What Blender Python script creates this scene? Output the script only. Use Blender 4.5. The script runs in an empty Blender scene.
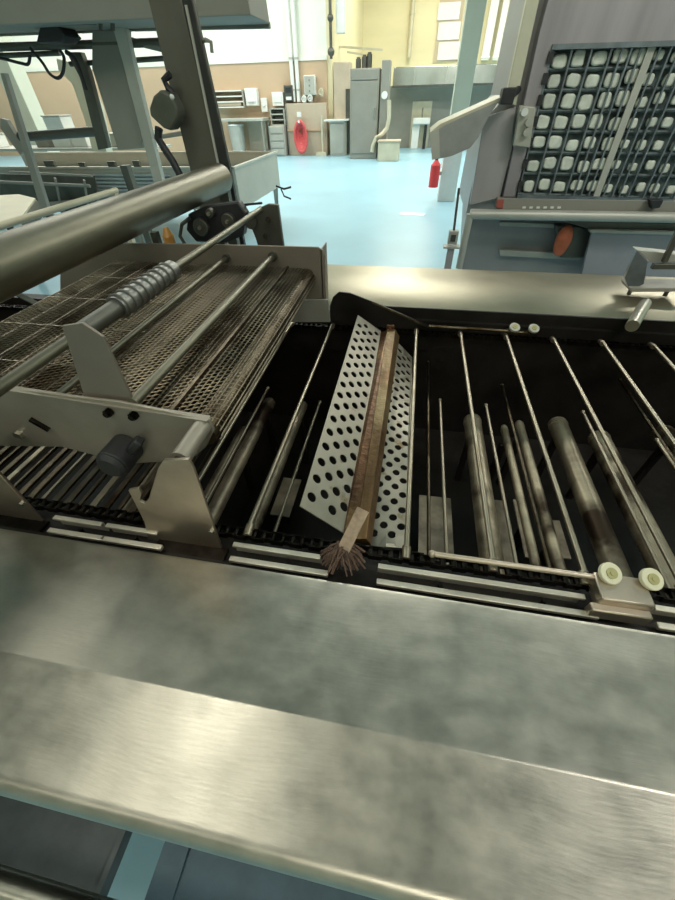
import bpy, bmesh, math, random
from mathutils import Vector, Matrix
random.seed(7)
R = math.radians
scene = bpy.context.scene
COL = scene.collection

# ------------------------------------------------------------------ camera
FPX = 365.0
CAM = Vector((0, 0, 1.65))
PIT, ROL, YAW = R(44.0), R(-1.5), R(-11.0)
fw = Vector((math.cos(PIT)*math.sin(YAW), math.cos(PIT)*math.cos(YAW), -math.sin(PIT)))
rt0 = Vector((math.cos(YAW), -math.sin(YAW), 0)); up0 = rt0.cross(fw)
rt = rt0*math.cos(ROL) + up0*math.sin(ROL)
up = -rt0*math.sin(ROL) + up0*math.cos(ROL)
cd = bpy.data.cameras.new('camera'); cam = bpy.data.objects.new('camera', cd); COL.objects.link(cam)
cd.sensor_fit = 'VERTICAL'; cd.sensor_height = 24.0; cd.lens = FPX*24.0/900.0
cd.clip_start = 0.02; cd.clip_end = 200
cam.matrix_world = Matrix(((rt.x, up.x, -fw.x, CAM.x), (rt.y, up.y, -fw.y, CAM.y), (rt.z, up.z, -fw.z, CAM.z), (0, 0, 0, 1)))
scene.camera = cam

def P(px, py, x=None, y=None, z=None):
    """survey helper: where the sight line through a photo point meets a real plane"""
    d = rt*((px-337.5)/FPX) + up*((450-py)/FPX) + fw
    if z is not None: t = (z-CAM.z)/d.z
    elif y is not None: t = (y-CAM.y)/d.y
    else: t = (x-CAM.x)/d.x
    return CAM + d*t

# ------------------------------------------------------------------ materials
MATS = {}
def mat(name, col, rough=0.5, metal=0.0, var=0.12, vscale=(8, 8, 8), bump=0.0, bscale=40, spots=None, spotcol=None,
        rvar=0.1, spec=0.5, emit=None, coat=0.0, detail=6):
    m = bpy.data.materials.new(name); m.use_nodes = True; MATS[name] = m
    nt = m.node_tree; N = nt.nodes; L = nt.links
    b = N['Principled BSDF']
    b.inputs['Metallic'].default_value = metal
    b.inputs['Specular IOR Level'].default_value = spec
    b.inputs['Coat Weight'].default_value = coat
    tc = N.new('ShaderNodeTexCoord'); geo = N.new('ShaderNodeNewGeometry')
    mp = N.new('ShaderNodeMapping'); mp.inputs['Scale'].default_value = vscale
    L.new(geo.outputs['Position'], mp.inputs['Vector'])
    n = N.new('ShaderNodeTexNoise'); n.inputs['Scale'].default_value = 1.0; n.inputs['Detail'].default_value = detail; n.inputs['Roughness'].default_value = .6
    L.new(mp.outputs[0], n.inputs['Vector'])
    r = N.new('ShaderNodeValToRGB')
    lo = [max(0, c*(1-var)) for c in col]; hi = [min(1, c*(1+var)) for c in col]
    r.color_ramp.elements[0].position = .32; r.color_ramp.elements[0].color = (*lo, 1)
    r.color_ramp.elements[1].position = .68; r.color_ramp.elements[1].color = (*hi, 1)
    L.new(n.outputs['Fac'], r.inputs[0])
    out = r.outputs[0]
    if spots:
        n2 = N.new('ShaderNodeTexNoise'); n2.inputs['Scale'].default_value = spots[0]; n2.inputs['Detail'].default_value = 8
        L.new(geo.outputs['Position'], n2.inputs['Vector'])
        r2 = N.new('ShaderNodeValToRGB'); r2.color_ramp.elements[0].position = spots[1]; r2.color_ramp.elements[1].position = spots[2]
        L.new(n2.outputs['Fac'], r2.inputs[0])
        mx = N.new('ShaderNodeMix'); mx.data_type = 'RGBA'
        L.new(r2.outputs[0], mx.inputs[0]); L.new(out, mx.inputs[6]); mx.inputs[7].default_value = (*spotcol, 1)
        out = mx.outputs[2]
    L.new(out, b.inputs['Base Color'])
    mr = N.new('ShaderNodeMapRange'); mr.inputs['To Min'].default_value = max(.02, rough-rvar); mr.inputs['To Max'].default_value = min(1, rough+rvar)
    L.new(n.outputs['Fac'], mr.inputs['Value']); L.new(mr.outputs[0], b.inputs['Roughness'])
    if bump:
        n3 = N.new('ShaderNodeTexNoise'); n3.inputs['Scale'].default_value = bscale; n3.inputs['Detail'].default_value = 4
        L.new(geo.outputs['Position'], n3.inputs['Vector'])
        bp = N.new('ShaderNodeBump'); bp.inputs['Strength'].default_value = bump; bp.inputs['Distance'].default_value = .01
        L.new(n3.outputs['Fac'], bp.inputs['Height']); L.new(bp.outputs[0], b.inputs['Normal'])
    if emit:
        b.inputs['Emission Color'].default_value = (*emit[0], 1); b.inputs['Emission Strength'].default_value = emit[1]
    return m

def brushed(name, col, rough=.34):
    """worn brushed stainless sheet: smears, fine curved scratches, grease specks, slight waviness"""
    m = mat(name, col, rough, 1.0, var=.13, vscale=(16, 24, 9), rvar=.13, detail=14)
    nt = m.node_tree; N = nt.nodes; L = nt.links; b = N['Principled BSDF']
    geo = N.new('ShaderNodeNewGeometry')
    w = N.new('ShaderNodeTexNoise'); w.inputs['Scale'].default_value = 2.2; w.inputs['Detail'].default_value = 1
    L.new(geo.outputs['Position'], w.inputs['Vector'])
    mp = N.new('ShaderNodeMapping'); mp.inputs['Scale'].default_value = (30, 240, 60); mp.inputs['Rotation'].default_value = (0, 0, R(-16))
    add = N.new('ShaderNodeVectorMath'); add.operation = 'MULTIPLY_ADD'; add.inputs[1].default_value = (.10, .10, 0)
    L.new(w.outputs['Color'], add.inputs[0]); L.new(geo.outputs['Position'], add.inputs[2])
    L.new(add.outputs[0], mp.inputs['Vector'])
    s = N.new('ShaderNodeTexNoise'); s.inputs['Scale'].default_value = 1.0; s.inputs['Detail'].default_value = 5
    L.new(mp.outputs[0], s.inputs['Vector'])
    lg = N.new('ShaderNodeTexNoise'); lg.inputs['Scale'].default_value = 5; lg.inputs['Detail'].default_value = 2
    L.new(geo.outputs['Position'], lg.inputs['Vector'])
    b1 = N.new('ShaderNodeBump'); b1.inputs['Strength'].default_value = .07; b1.inputs['Distance'].default_value = .002
    L.new(s.outputs['Fac'], b1.inputs['Height'])
    b2 = N.new('ShaderNodeBump'); b2.inputs['Strength'].default_value = .25; b2.inputs['Distance'].default_value = .012
    L.new(lg.outputs['Fac'], b2.inputs['Height']); L.new(b1.outputs[0], b2.inputs['Normal']); L.new(b2.outputs[0], b.inputs['Normal'])
    return m

STEEL = brushed('brushed_stainless', (.42, .395, .335), .36)
STEEL2 = mat('plain_stainless', (.52, .50, .42), .33, 1.0, .15, (6, 6, 18), bump=.05, bscale=60)
RODM = mat('dull_rod_steel', (.40, .35, .26), .36, .9, .2, (5, 5, 5), spots=(5, .55, .75), spotcol=(.16, .11, .06))
GREASY = mat('greasy_steel', (.17, .135, .09), .38, 1.0, .4, (9, 9, 9), bump=.2, bscale=50, spots=(9, .48, .62), spotcol=(.06, .04, .02))
BLACK = mat('burnt_oil_black', (.012, .010, .008), .42, 0.0, .5, (6, 6, 6), bump=.2, bscale=25, spec=.35)
CHAINM = mat('oily_chain_steel', (.03, .026, .022), .35, 1.0, .4, (30, 30, 30))
TUBE = mat('stained_tube_steel', (.44, .38, .27), .42, .8, .35, (4, 9, 4), spots=(5, .48, .60), spotcol=(.045, .03, .018), bump=.1)
RUST = mat('rusty_brown_steel', (.12, .06, .028), .36, .7, .5, (22, 4, 22), spots=(7, .5, .8), spotcol=(.27, .17, .07), bump=.3, bscale=60)
RUST2 = mat('tan_streaked_rusty_steel', (.17, .10, .045), .36, .7, .5, (26, 3, 26), spots=(5, .45, .7), spotcol=(.33, .25, .13), bump=.2, bscale=60)
PERF = mat('grey_perforated_steel', (.36, .335, .27), .42, .7, .12, (12, 12, 12), spots=(22, .62, .72), spotcol=(.22, .17, .09))
PLATE = mat('hazy_grey_steel', (.37, .335, .275), .48, .6, .14, (4, 4, 6), bump=.05, bscale=30)
PLATE2 = mat('matt_brown_grey_steel', (.27, .235, .19), .5, .6, .08, (5, 5, 5))
PINK = mat('warm_satin_steel', (.50, .43, .34), .38, .9, .15, (7, 7, 10), spots=(5, .55, .8), spotcol=(.28, .19, .12))
WIRE = mat('wire_belt_steel', (.24, .20, .14), .38, .9, .45, (7, 7, 7), spots=(6, .5, .64), spotcol=(.07, .05, .03))
PIPE = mat('dull_olive_pipe_steel', (.17, .16, .115), .40, .8, .3, (6, 2, 6), bump=.08, bscale=20)
DARKST = mat('dark_grey_steel', (.12, .12, .10), .45, .7, .2, (6, 6, 4))
POSTM = mat('grey_olive_post_steel', (.115, .11, .085), .5, .25, .12, (6, 6, 3))
RUBBER = mat('black_rubber', (.02, .021, .022), .5, 0, .3, (20, 20, 20))
RIB = mat('grey_blue_coil_steel', (.24, .24, .22), .4, .8, .2, (20, 20, 20))
PLAST = mat('cream_plastic', (.72, .70, .50), .4, 0, .05, (20, 20, 20))
OLIVE = mat('yellow_olive_plastic', (.40, .38, .16), .45, 0, .1, (20, 20, 20))
TAN = mat('tan_frayed_fibre', (.36, .27, .19), .8, 0, .3, (60, 60, 60))
BROWNF = mat('brown_frayed_fibre', (.10, .06, .04), .8, 0, .4, (60, 60, 60))
FLOORM = mat('blue_epoxy_floor', (.33, .57, .68), .32, 0, .07, (.7, .7, .7), bump=.02, bscale=8, rvar=.03)
WHITEW = mat('white_wall_paint', (.78, .80, .70), .7, 0, .03, (.5, .5, .5))
BROWNW = mat('tan_wall_panel', (.52, .38, .245), .6, 0, .06, (.6, .6, .6))
YELLW = mat('pale_yellow_wall', (.72, .65, .42), .7, 0, .06, (.3, .3, 1))
CEILM = mat('ceiling_grey', (.48, .48, .43), .8, 0, .05, (.5, .5, .5))
GREENW = mat('pale_green_paint', (.62, .64, .52), .5, 0, .05, (1, 1, 1))
BLUEG = mat('blue_grey_steel_body', (.37, .355, .35), .45, .3, .10, (2.5, 2.5, .6), bump=.03, bscale=12)
LILAC = mat('lilac_grey_steel', (.38, .35, .365), .40, .4, .14, (7, 2, .5))
GREYP = mat('grey_painted_metal', (.27, .265, .225), .55, .1, .08, (2, 2, 2))
LIGHTG = mat('light_grey_metal', (.47, .47, .41), .45, .25, .10, (3, 3, 3))
TROUGHM = mat('pale_trough_steel', (.44, .44, .38), .5, .25, .08, (3, 3, 3))
TEAL = mat('dark_teal_plastic', (.07, .10, .10), .4, 0, .5, (20, 20, 20))
PAD = mat('pale_moulded_plastic', (.66, .70, .60), .4, 0, .18, (14, 14, 14))
BARM = mat('grey_blue_lattice_steel', (.22, .25, .27), .35, .7, .2, (12, 12, 12))
RED = mat('red_hose', (.62, .10, .10), .5, 0, .2, (20, 20, 20))
REDP = mat('red_paint', (.78, .05, .05), .45, 0, .05, (5, 5, 5))
BEIGE = mat('beige_metal', (.50, .42, .31), .6, .1, .07, (3, 3, 3))
WHITEP = mat('white_plastic', (.75, .77, .72), .45, 0, .04, (5, 5, 5))
CREAM = mat('cream_tray_metal', (.58, .54, .40), .5, .2, .08, (4, 4, 4))
ORANGE = mat('orange_red_plastic', (.55, .14, .06), .5, 0, .2, (10, 10, 10))
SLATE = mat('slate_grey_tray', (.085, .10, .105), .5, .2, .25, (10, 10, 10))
SHADEB = mat('slate_blue_floor_shade', (.065, .115, .15), .5, .1, .2, (10, 10, 10))  # dark blue imitating the floor in shade
SHINY = mat('shiny_hood_steel', (.66, .68, .62), .22, .9, .18, (1.2, 1.2, 1.2))
LAMPM = mat('lamp_diffuser', (.9, .9, .85), .5, 0, 0, emit=((1, .97, .85), 6))

# ------------------------------------------------------------------ mesh helpers
class MB:
    def __init__(s): s.bm = bmesh.new()
    def box(s, c, d, rot=None):
        M = Matrix.Translation(c) @ (rot.to_4x4() if rot else Matrix()) @ Matrix.Diagonal((*d, 1))
        bmesh.ops.create_cube(s.bm, size=1, matrix=M); return s
    def cyl(s, a, b, r, r2=None, n=20, caps=True):
        a = Vector(a); b = Vector(b); d = b-a
        q = d.to_track_quat('Z', 'Y').to_matrix().to_4x4()
        bmesh.ops.create_cone(s.bm, segments=n, radius1=r, radius2=r if r2 is None else r2, depth=d.length, cap_ends=caps,
                              matrix=Matrix.Translation((a+b)/2) @ q); return s
    def bar(s, a, b, w, h, upv=(0, 0, 1)):
        a = Vector(a); b = Vector(b); d = (b-a); L = d.length; d.normalize()
        u = Vector(upv); sx = d.cross(u).normalized(); uu = sx.cross(d)
        M = Matrix(((sx.x, d.x, uu.x), (sx.y, d.y, uu.y), (sx.z, d.z, uu.z)))
        return s.box((a+b)/2, (w, L, h), M)
    def path(s, pts, r, n=8, closed=False):
        pts = [Vector(p) for p in pts]; rings = []
        for i, p in enumerate(pts):
            a = pts[i-1] if i else pts[0]; b = pts[i+1] if i < len(pts)-1 else pts[-1]
            d = (b-a).normalized()
            q = d.to_track_quat('Z', 'Y').to_matrix()
            rings.append([s.bm.verts.new(p + q @ Vector((r*math.cos(2*math.pi*k/n), r*math.sin(2*math.pi*k/n), 0))) for k in range(n)])
        for i in range(len(rings)-1):
            A, B = rings[i], rings[i+1]
            # align
            off = min(range(n), key=lambda o: (B[o].co-A[0].co).length)
            B = B[off:]+B[:off]; rings[i+1] = B
            for k in range(n): s.bm.faces.new((A[k], A[(k+1) % n], B[(k+1) % n], B[k]))
        s.bm.faces.new(rings[0][::-1]); s.bm.faces.new(rings[-1]); return s
    def prism(s, pts, ext):
        ext = Vector(ext); pts = [Vector(p) for p in pts]
        A = [s.bm.verts.new(p) for p in pts]; B = [s.bm.verts.new(p+ext) for p in pts]; n = len(pts)
        s.bm.faces.new(A); s.bm.faces.new(B[::-1])
        for k in range(n): s.bm.faces.new((A[k], B[k], B[(k+1) % n], A[(k+1) % n]))
        return s
    def ball(s, c, r, sc=(1, 1, 1), u=16, v=10):
        bmesh.ops.create_uvsphere(s.bm, u_segments=u, v_segments=v, radius=r, matrix=Matrix.Translation(c) @ Matrix.Diagonal((*sc, 1))); return s
    def ring(s, c, axis, r, t, n=24, m=8, sq=1.0):
        q = Vector(axis).to_track_quat('Z', 'Y').to_matrix(); c = Vector(c); rings = []
        for i in range(n):
            a = 2*math.pi*i/n
            rings.append([s.bm.verts.new(c+q @ Vector(((r+t*math.cos(b))*math.cos(a), (r+t*math.cos(b))*math.sin(a)*sq, t*math.sin(b)))) for b in [2*math.pi*k/m for k in range(m)]])
        for i in range(n):
            A, B = rings[i], rings[(i+1) % n]
            for k in range(m): s.bm.faces.new((A[k], B[k], B[(k+1) % m], A[(k+1) % m]))
        return s
    def profile(s, yz, x0, x1, t=.003, nx=1):
        """sheet bent along a y-z profile, extruded along x, given thickness t (downwards)"""
        pts = [Vector((0, a, b)) for a, b in yz]; n = len(pts)
        top = []; bot = []
        for i, p in enumerate(pts):
            a = pts[max(0, i-1)]; b = pts[min(n-1, i+1)]; d = (b-a).normalized()
            nrm = Vector((0, -d.z, d.y))
            if i and i < n-1:
                d1 = (p-a).normalized(); k = 1/max(.5, d1.dot(d))
            else: k = 1
            top.append(p); bot.append(p + nrm*t*k)
        loop = top + bot[::-1]
        return s.prism([Vector((x0, p.y, p.z)) for p in loop], (x1-x0, 0, 0))

ORG = {}
def mkobj(name, mb, material, parent=None, smooth=40, bevel=0, origin=None):
    bm = mb.bm
    bmesh.ops.recalc_face_normals(bm, faces=bm.faces)
    if parent is not None: o0 = ORG[parent.name]
    elif origin is not None: o0 = Vector(origin)
    else:
        xs = [v.co for v in bm.verts]
        o0 = Vector(((min(v.x for v in xs)+max(v.x for v in xs))/2, (min(v.y for v in xs)+max(v.y for v in xs))/2, min(v.z for v in xs)))
    bmesh.ops.translate(bm, verts=bm.verts, vec=-o0)
    me = bpy.data.meshes.new(name); 
    ca = math.cos(R(smooth))
    for f in bm.faces: f.smooth = True
    for e in bm.edges:
        if len(e.link_faces) == 2 and e.link_faces[0].normal.dot(e.link_faces[1].normal) < ca: e.smooth = False
    bm.to_mesh(me); bm.free(); me.materials.append(material)
    o = bpy.data.objects.new(name, me); COL.objects.link(o)
    if parent is not None: o.parent = parent
    else: o.location = o0
    ORG[o.name] = o0
    if bevel:
        b = o.modifiers.new('bevel', 'BEVEL'); b.width = bevel; b.segments = 2; b.limit_method = 'ANGLE'; b.angle_limit = R(50)
    return o
def part(name, mb, material, parent, label=None, **k):
    o = mkobj(name, mb, material, parent, **k)
    if label: o['label'] = label
    return o
def tag(o, label, cat, group=None):
    o['label'] = label; o['category'] = cat
    if group: o['group'] = group
    return o
def single(name, mb, material, label, cat, group=None, **k): return tag(mkobj(name, mb, material, **k), label, cat, group)
def thing(name, loc, label, cat, group=None):
    o = bpy.data.objects.new(name, None); COL.objects.link(o); o.location = loc; o.empty_display_size = .05
    ORG[o.name] = Vector(loc); return tag(o, label, cat, group)
def struct(name, mb, material, **k):
    o = mkobj(name, mb, material, **k); o['kind'] = 'structure'; return o
def shift(o, v):
    """a copy of a thing with copies of its parts and sub-parts, moved by v"""
    def cp(s, par):
        c = s.copy(); COL.objects.link(c)
        if par is not None: c.parent = par
        for ch in list(s.children): cp(ch, c)
        return c
    c = cp(o, None); c.location = o.location + Vector(v); return c

# px-polygon on an upright plane at distance y, with thickness t going away
def slab(mb, pts, y, t): return mb.prism([P(a, b, y=y) for a, b in pts], (0, t, 0))
def stick(mb, a, b, y, r, n=12): return mb.cyl(P(*a, y=y), P(*b, y=y), r, n=n)

# ================================================================== THE ROOM
FX0, FX1, FY0, FY1, CH = -24, 16, -8, 31, 7.5
struct('floor', MB().box(((FX0+FX1)/2, (FY0+FY1)/2, -.05), (FX1-FX0, FY1-FY0, .1)), FLOORM)
struct('ceiling', MB().box(((FX0+FX1)/2, (FY0+FY1)/2, CH+.05), (FX1-FX0, FY1-FY0, .1)), CEILM)
YB = 18.6                                           # tan and white wall
xc = P(328, 100, y=YB).x                            # its outer corner
zt = P(250, 63, y=YB).z                             # top of the tan panelling
struct('wall_back', MB().box(((FX0+xc)/2, YB+.15, CH/2), (xc-FX0, .3, CH)), WHITEW)
struct('trim_1', MB().box(((FX0+xc)/2, YB-.03, zt/2), (xc-FX0, .06, zt)), BROWNW)
struct('trim_2', MB().box(((FX0+xc)/2, YB-.045, zt+.06), (xc-FX0, .09, .12)), WHITEW)
YD = 27.0
struct('wall_back_far', MB().box(((xc+FX1)/2, YD+.15, CH/2), (FX1-xc, .3, CH)), YELLW)
struct('wall_corner', MB().box((xc+.1, (YB+YD)/2, CH/2), (.2, YD-YB, CH)), YELLW)
struct('wall_left', MB().box((FX0-.1, (FY0+FY1)/2, CH/2), (.2, FY1-FY0, CH)), WHITEW)
struct('wall_right', MB().box((FX1+.1, (FY0+FY1)/2, CH/2), (.2, FY1-FY0, CH)), WHITEW)
struct('wall_front', MB().box(((FX0+FX1)/2, FY0-.1, CH/2), (FX1-FX0, .2, CH)), WHITEW)

# ================================================================== NEAR MACHINE
XL, XR = -2.0, 2.0
# --- front cover
yz = [(.315, .945), (.315, .992), (.312, .998), (.306, 1.0), (.106, 1.0), (.103, 1.0009), (.099, 1.0007), (.095, .9995), (-.030, .9915)]
for k in range(1, 9):
    a = R(90*k/8); yz.append((-.030-.022*math.sin(a), .9695+.022*math.cos(a)))
yz += [(-.052, .93), (-.046, .922), (-.030, .920)]
single('front_cover', MB().profile(yz, XL, XR, t=.0025), STEEL, 'wide scratched stainless cover sheet in the foreground with a long crease', 'machine cover')

# --- things below the cover
zt_ = .40
e1 = P(125, 843, z=zt_)
single('tray_and_shade_sheet', MB().box(((XL+e1.x)/2, .02, zt_-.01), (e1.x-XL, .56, .02)).box((-1.5, .27, (zt_-.02)/2), (.03, .03, zt_-.02)).box((e1.x-.006, .02, zt_+.012), (.012, .56, .025)), SLATE,
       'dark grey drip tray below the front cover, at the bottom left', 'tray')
e2 = P(163, 851, z=zt_)
single('tray_and_shade_sheet', MB().box(((XR+e2.x)/2, .02, zt_-.01), (XR-e2.x, .56, .02)).box((1.5, .27, (zt_-.02)/2), (.03, .03, zt_-.02)).box((e2.x+.03, .02, zt_+.005), (.06, .56, .01)), SHADEB,
       'slate blue sheet imitating shaded floor below the front cover, right of the pale blue gap', 'tray')  # added sheet, its dark blue stands in for shade on the floor
q = P(30, 890, z=.62)
single('lower_guard_rail', MB().cyl((XL, q.y-.004, .62), (P(86, 900, z=.62).x+.25, q.y-.004, .62), .022, n=24), STEEL2,
       'round steel rail at the very bottom left corner, below the front cover', 'rail')

# --- tank
tank = thing('fryer_tank', (0, .9, 0), 'long black burnt-oil fryer tank under the steel rods', 'tank')
TY0, TY1 = .325, 1.425
part('side_wall', MB().box((0, TY0+.006, .71), (XR-XL, .012, .50)).box((0, .36, .945), (XR-XL, .08, .012)), BLACK, tank)
part('side_wall', MB().box((0, TY1, .735), (XR-XL, .012, .55)).box((0, 1.445, 1.006), (XR-XL, .05, .012)), BLACK, tank)
part('bottom_pan', MB().box((0, .875, .46), (XR-XL, 1.1, .012)), BLACK, tank)
part('end_wall', MB().box((XL, .875, .735), (.012, 1.1, .55)), BLACK, tank)
part('end_wall', MB().box((XR, .875, .735), (.012, 1.1, .55)), BLACK, tank)
for x in (-1.6, 1.6):
    for y in (.36, 1.40): part('leg', MB().box((x, y, .235), (.06, .06, .47)), STEEL2, tank, bevel=.004)
# steel baffles low in the tank
BAFF = mat('stained_baffle', (.34, .29, .21), .5, .3, .45, (14, 14, 14))
for i, (a, b) in enumerate([((418, 495), (455, 552)), ((492, 500), (512, 552)), ((514, 500), (535, 548)), ((548, 520), (566, 548)), ((284, 478), (292, 508))]):
    p0 = P(*a, z=.60); p1 = P(*b, z=.60)
    part('baffle_plate', MB().box(((p0.x+p1.x)/2, (p0.y+p1.y)/2-.02, .60), (abs(p1.x-p0.x)*.8+.015, abs(p1.y-p0.y)+.04, .006), Matrix.Rotation(R(random.uniform(-3, 3)), 3, 'Y')), BAFF, tank, 'brown-stained steel baffle plate')
    part('baffle_post', MB().box(((p0.x+p1.x)/2, (p0.y+p1.y)/2-.02, .53), (.01, .05, .135)), BLACK, tank)
# oil tubes
def tube_at(px, py, r, yend=None, z=.75, label=None):
    p = P(px, py, z=z)
    r = r*.78
    m = MB().cyl((p.x, .335, z), (p.x, p.y, z), r, n=28).cyl((p.x, p.y, z), (p.x, p.y+.012, z), r, r*.6, n=28).cyl((p.x, p.y-.02, z), (p.x, p.y-.012, z), r*1.06, n=28)
    part('oil_tube', m, TUBE, tank, label)
    part('tube_bracket', MB().box((p.x, p.y-.05, (z-.036+.466)/2), (.02, .02, z-.036-.466)), BLACK, tank)
tube_at(472, 420, .040)
tube_at(504, 428, .016); tube_at(519, 424, .020)
tube_at(557, 423, .040)
tube_at(598, 437, .042)
tube_at(662, 432, .042)
tube_at(270, 402, .030)
tube_at(303, 405, .024)
tube_at(243, 430, .020)
tube_at(180, 440, .03)

# --- rod conveyor
ZR = 1.0
conv = thing('rod_conveyor', (.2, .88, .95), 'conveyor of bright steel cross rods strung between two dark chains', 'conveyor')
def chain_mb(y, x0, x1, z, pitch=.0205):
    m = MB(); n = int((x1-x0)/pitch)
    for i in range(n):
        x = x0+i*pitch
        m.cyl((x, y-.009, z), (x, y+.009, z), .0062, n=8)
        dy = .0075 if i % 2 else .0105
        for s in (-1, 1): m.box((x+pitch/2, y+s*dy, z), (pitch*1.35, .0018, .0155))
    return m
part('drive_chain', chain_mb(.392, -1.9, 1.9, .985), CHAINM, conv)
part('drive_chain', chain_mb(1.372, -1.9, 1.9, .985), CHAINM, conv)
xs = [.057+.165*k for k in range(-10, 11)]
for i, x in enumerate(xs):
    if abs(x-(-.108)) < .01 or x < -.5: continue                     # the perforated flight sits here
    part('cross_rod', MB().cyl((x, .405, ZR), (x, 1.358, ZR), .0056, n=12).cyl((x, .385, ZR-.008), (x, .41, ZR-.004), .009, n=10).cyl((x, 1.352, ZR-.004), (x, 1.378, ZR-.008), .009, n=10), RODM, conv)
for px0, py0, px1 in [(440, 400, 447), (486, 405, 517), (428, 362, 425), (583, 412, 655), (657, 440, 690), (268, 388, 215), (320, 402, 262), (620, 380, 700), (502, 385, 520)]:
    z = .84
    p0 = P(px0, py0, z=z); 
    part('return_rod', MB().cyl((p0.x, .345, z), (p0.x, p0.y, z), .0050, n=12).ball((p0.x, p0.y, z), .0068), RODM if px0 not in (428, 620, 502) else GREASY, conv)

RAILM = mat('bright_rail_steel', (.66, .62, .52), .42, .7, .15, (12, 12, 12))
# --- guide rails by the near chain
def guide(x0, x1, label, y=.352, second=True):
    t = thing('guide_rail', ((x0+x1)/2, y, .95), label, 'rail', 'steel guide rails beside the near chain')
    part('rail_strip', MB().box(((x0+x1)/2, y+.012, .985), (x1-x0, .010, .006)).box(((x0+x1)/2, y+.017, .970), (x1-x0, .003, .032)), RAILM, t, bevel=.001)
    if second: part('rail_strip', MB().box(((x0+x1)/2+.01, y-.014, .972), (x1-x0+.02, .012, .010)), RAILM, t, bevel=.002)
    n = max(1, int((x1-x0)/.14))
    for k in range(n):
        x = x0+(k+.75)*(x1-x0)/n-.02
        part('bolt', MB().cyl((x, y-.001, .951), (x, y-.001, .975), .005, n=6), CHAINM, t)
x_ = lambda px, py: P(px, py, z=.985).x
guide(x_(52, 520), x_(100, 527), 'leftmost short steel guide rail under the mesh conveyor side plate')
guide(x_(106, 526), x_(157, 534), 'short steel guide rail just left of the notched triangular bracket')
guide(x_(236, 538), x_(321, 556), 'steel guide rail between the notched triangular bracket and the perforated flight')
guide(x_(378, 566), x_(583, 592), 'long steel guide rail between the perforated flight and the block with cream washers')
guide(x_(652, 603), 1.2, 'steel guide rail right of the block with cream washers')

# --- chain hold-downs (near and far)
def holddown(y, x0, x1, xb0, xb1, sgn, label, PINK=PINK, q=1.0):
    t = thing('chain_hold_down', ((x0+xb1)/2, y, .99), label, 'bracket', 'hold-downs over the chains')
    part('hold_down_bar', MB().cyl((x0, y, 1.012), (xb0+.005, y, 1.012), .0055, n=12).ball((x0, y, 1.012), .0075), PINK, t)
    part('block', MB().box(((xb0+xb1)/2, y-sgn*.018, 1.001), (xb1-xb0, .052*q, .034*q)).box(((xb0+xb1)/2-.006, y-sgn*.050*q, .985), (xb1-xb0+.012, .016*q, .030*q)), PINK, t, bevel=.003)
    for xw in (xb0+.022, xb1+.004):
        c = Vector((xw, y+sgn*.002, 1.028)); ax = Vector((.1, -.45, 1)).normalized()
        w = part('washer', MB().cyl(c-ax*.005, c+ax*.004, .019, n=28).cyl(c-ax*.018, c-ax*.005, .006), PLAST if q == 1 else LIGHTG, t, 'cream plastic washer' if q == 1 else 'pale grey washer', bevel=.0015)
        part('washer_core', MB().cyl(c+ax*.003, c+ax*.0062, .0095, n=20).cyl(c+ax*.006, c+ax*.0078, .004, n=12), OLIVE, w, 'olive yellow washer centre')
    return t
pb = P(590, 580, z=1.0); 
holddown(.392, P(432, 547, z=1.012).x, pb.x, pb.x, pb.x+.085, 1, 'near chain hold-down: brown bar ending at a block with two cream washers')
pf = P(505, 326, z=1.01)
holddown(1.375, P(430, 328, z=1.012).x, pf.x, pf.x, pf.x+.085, -1, 'far chain hold-down: thin bar and small block with two pale washers', GREASY, .5)

# --- perforated flight
def perf(mb, c00, c10, c11, c01, nu, nv, rr, chop=0):
    """perforated sheet: c00 near-left, c10 near-right, c11 far-right, c01 far-left; nu staggered columns"""
    c00, c10, c11, c01 = map(Vector, (c00, c10, c11, c01)); bm = mb.bm; vs = {}
    W = (c10-c00).length; Ln = (c01-c00).length
    def V(u, v):
        k = (round(u, 5), round(v, 5))
        if k not in vs:
            vs[k] = bm.verts.new(c00*(1-u)*(1-v)+c10*u*(1-v)+c11*u*v+c01*(1-u)*v)
        return vs[k]
    mu = .05
    bm_cells = []
    us = [mu+(1-2*mu)*i/nu for i in range(nu+1)]
    for i in range(nu):
        st = .5 if i % 2 else 0
        v0 = .012; dv = (1-.024)/(nv+.5)
        lo = v0+st*dv
        edges = [v for v in [0, lo] if True] if lo > 0 else [0]
        if lo > 0: bm.faces.new((V(us[i], 0), V(us[i+1], 0), V(us[i+1], lo), V(us[i], lo)))
        for j in range(nv):
            a, b_ = lo+j*dv, lo+(j+1)*dv; cu, cv = (us[i]+us[i+1])/2, (a+b_)/2
            M = 16; ou = []; inn = []
            for k in range(M):
                th = 2*math.pi*(k+.5)/M*1.0
                cx, sy = math.cos(th), math.sin(th)
                inn.append(V(cu+rr*cx/W, cv+rr*sy/Ln))
                m_ = max(abs(cx), abs(sy)); ou.append(V(cu+(us[i+1]-us[i])/2*cx/m_, cv+dv/2*sy/m_))
            corners = {1: (us[i+1], b_), 5: (us[i], b_), 9: (us[i], a), 13: (us[i+1], a)}
            for k in range(M):
                k2 = (k+1) % M
                if k in (1, 5, 9, 13): bm.faces.new((inn[k], ou[k], V(*corners[k]), ou[k2], inn[k2]))
                else: bm.faces.new((inn[k], ou[k], ou[k2], inn[k2]))
        hi = lo+nv*dv
        bm.faces.new((V(us[i], hi), V(us[i+1], hi), V(us[i+1], 1), V(us[i], 1)))
    bm.faces.new((V(0, 0), V(mu, 0), V(mu, 1), V(0, 1)))
    bm.faces.new((V(1-mu, 0), V(1, 0), V(1, 1), V(1-mu, 1)))
    return mb
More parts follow.
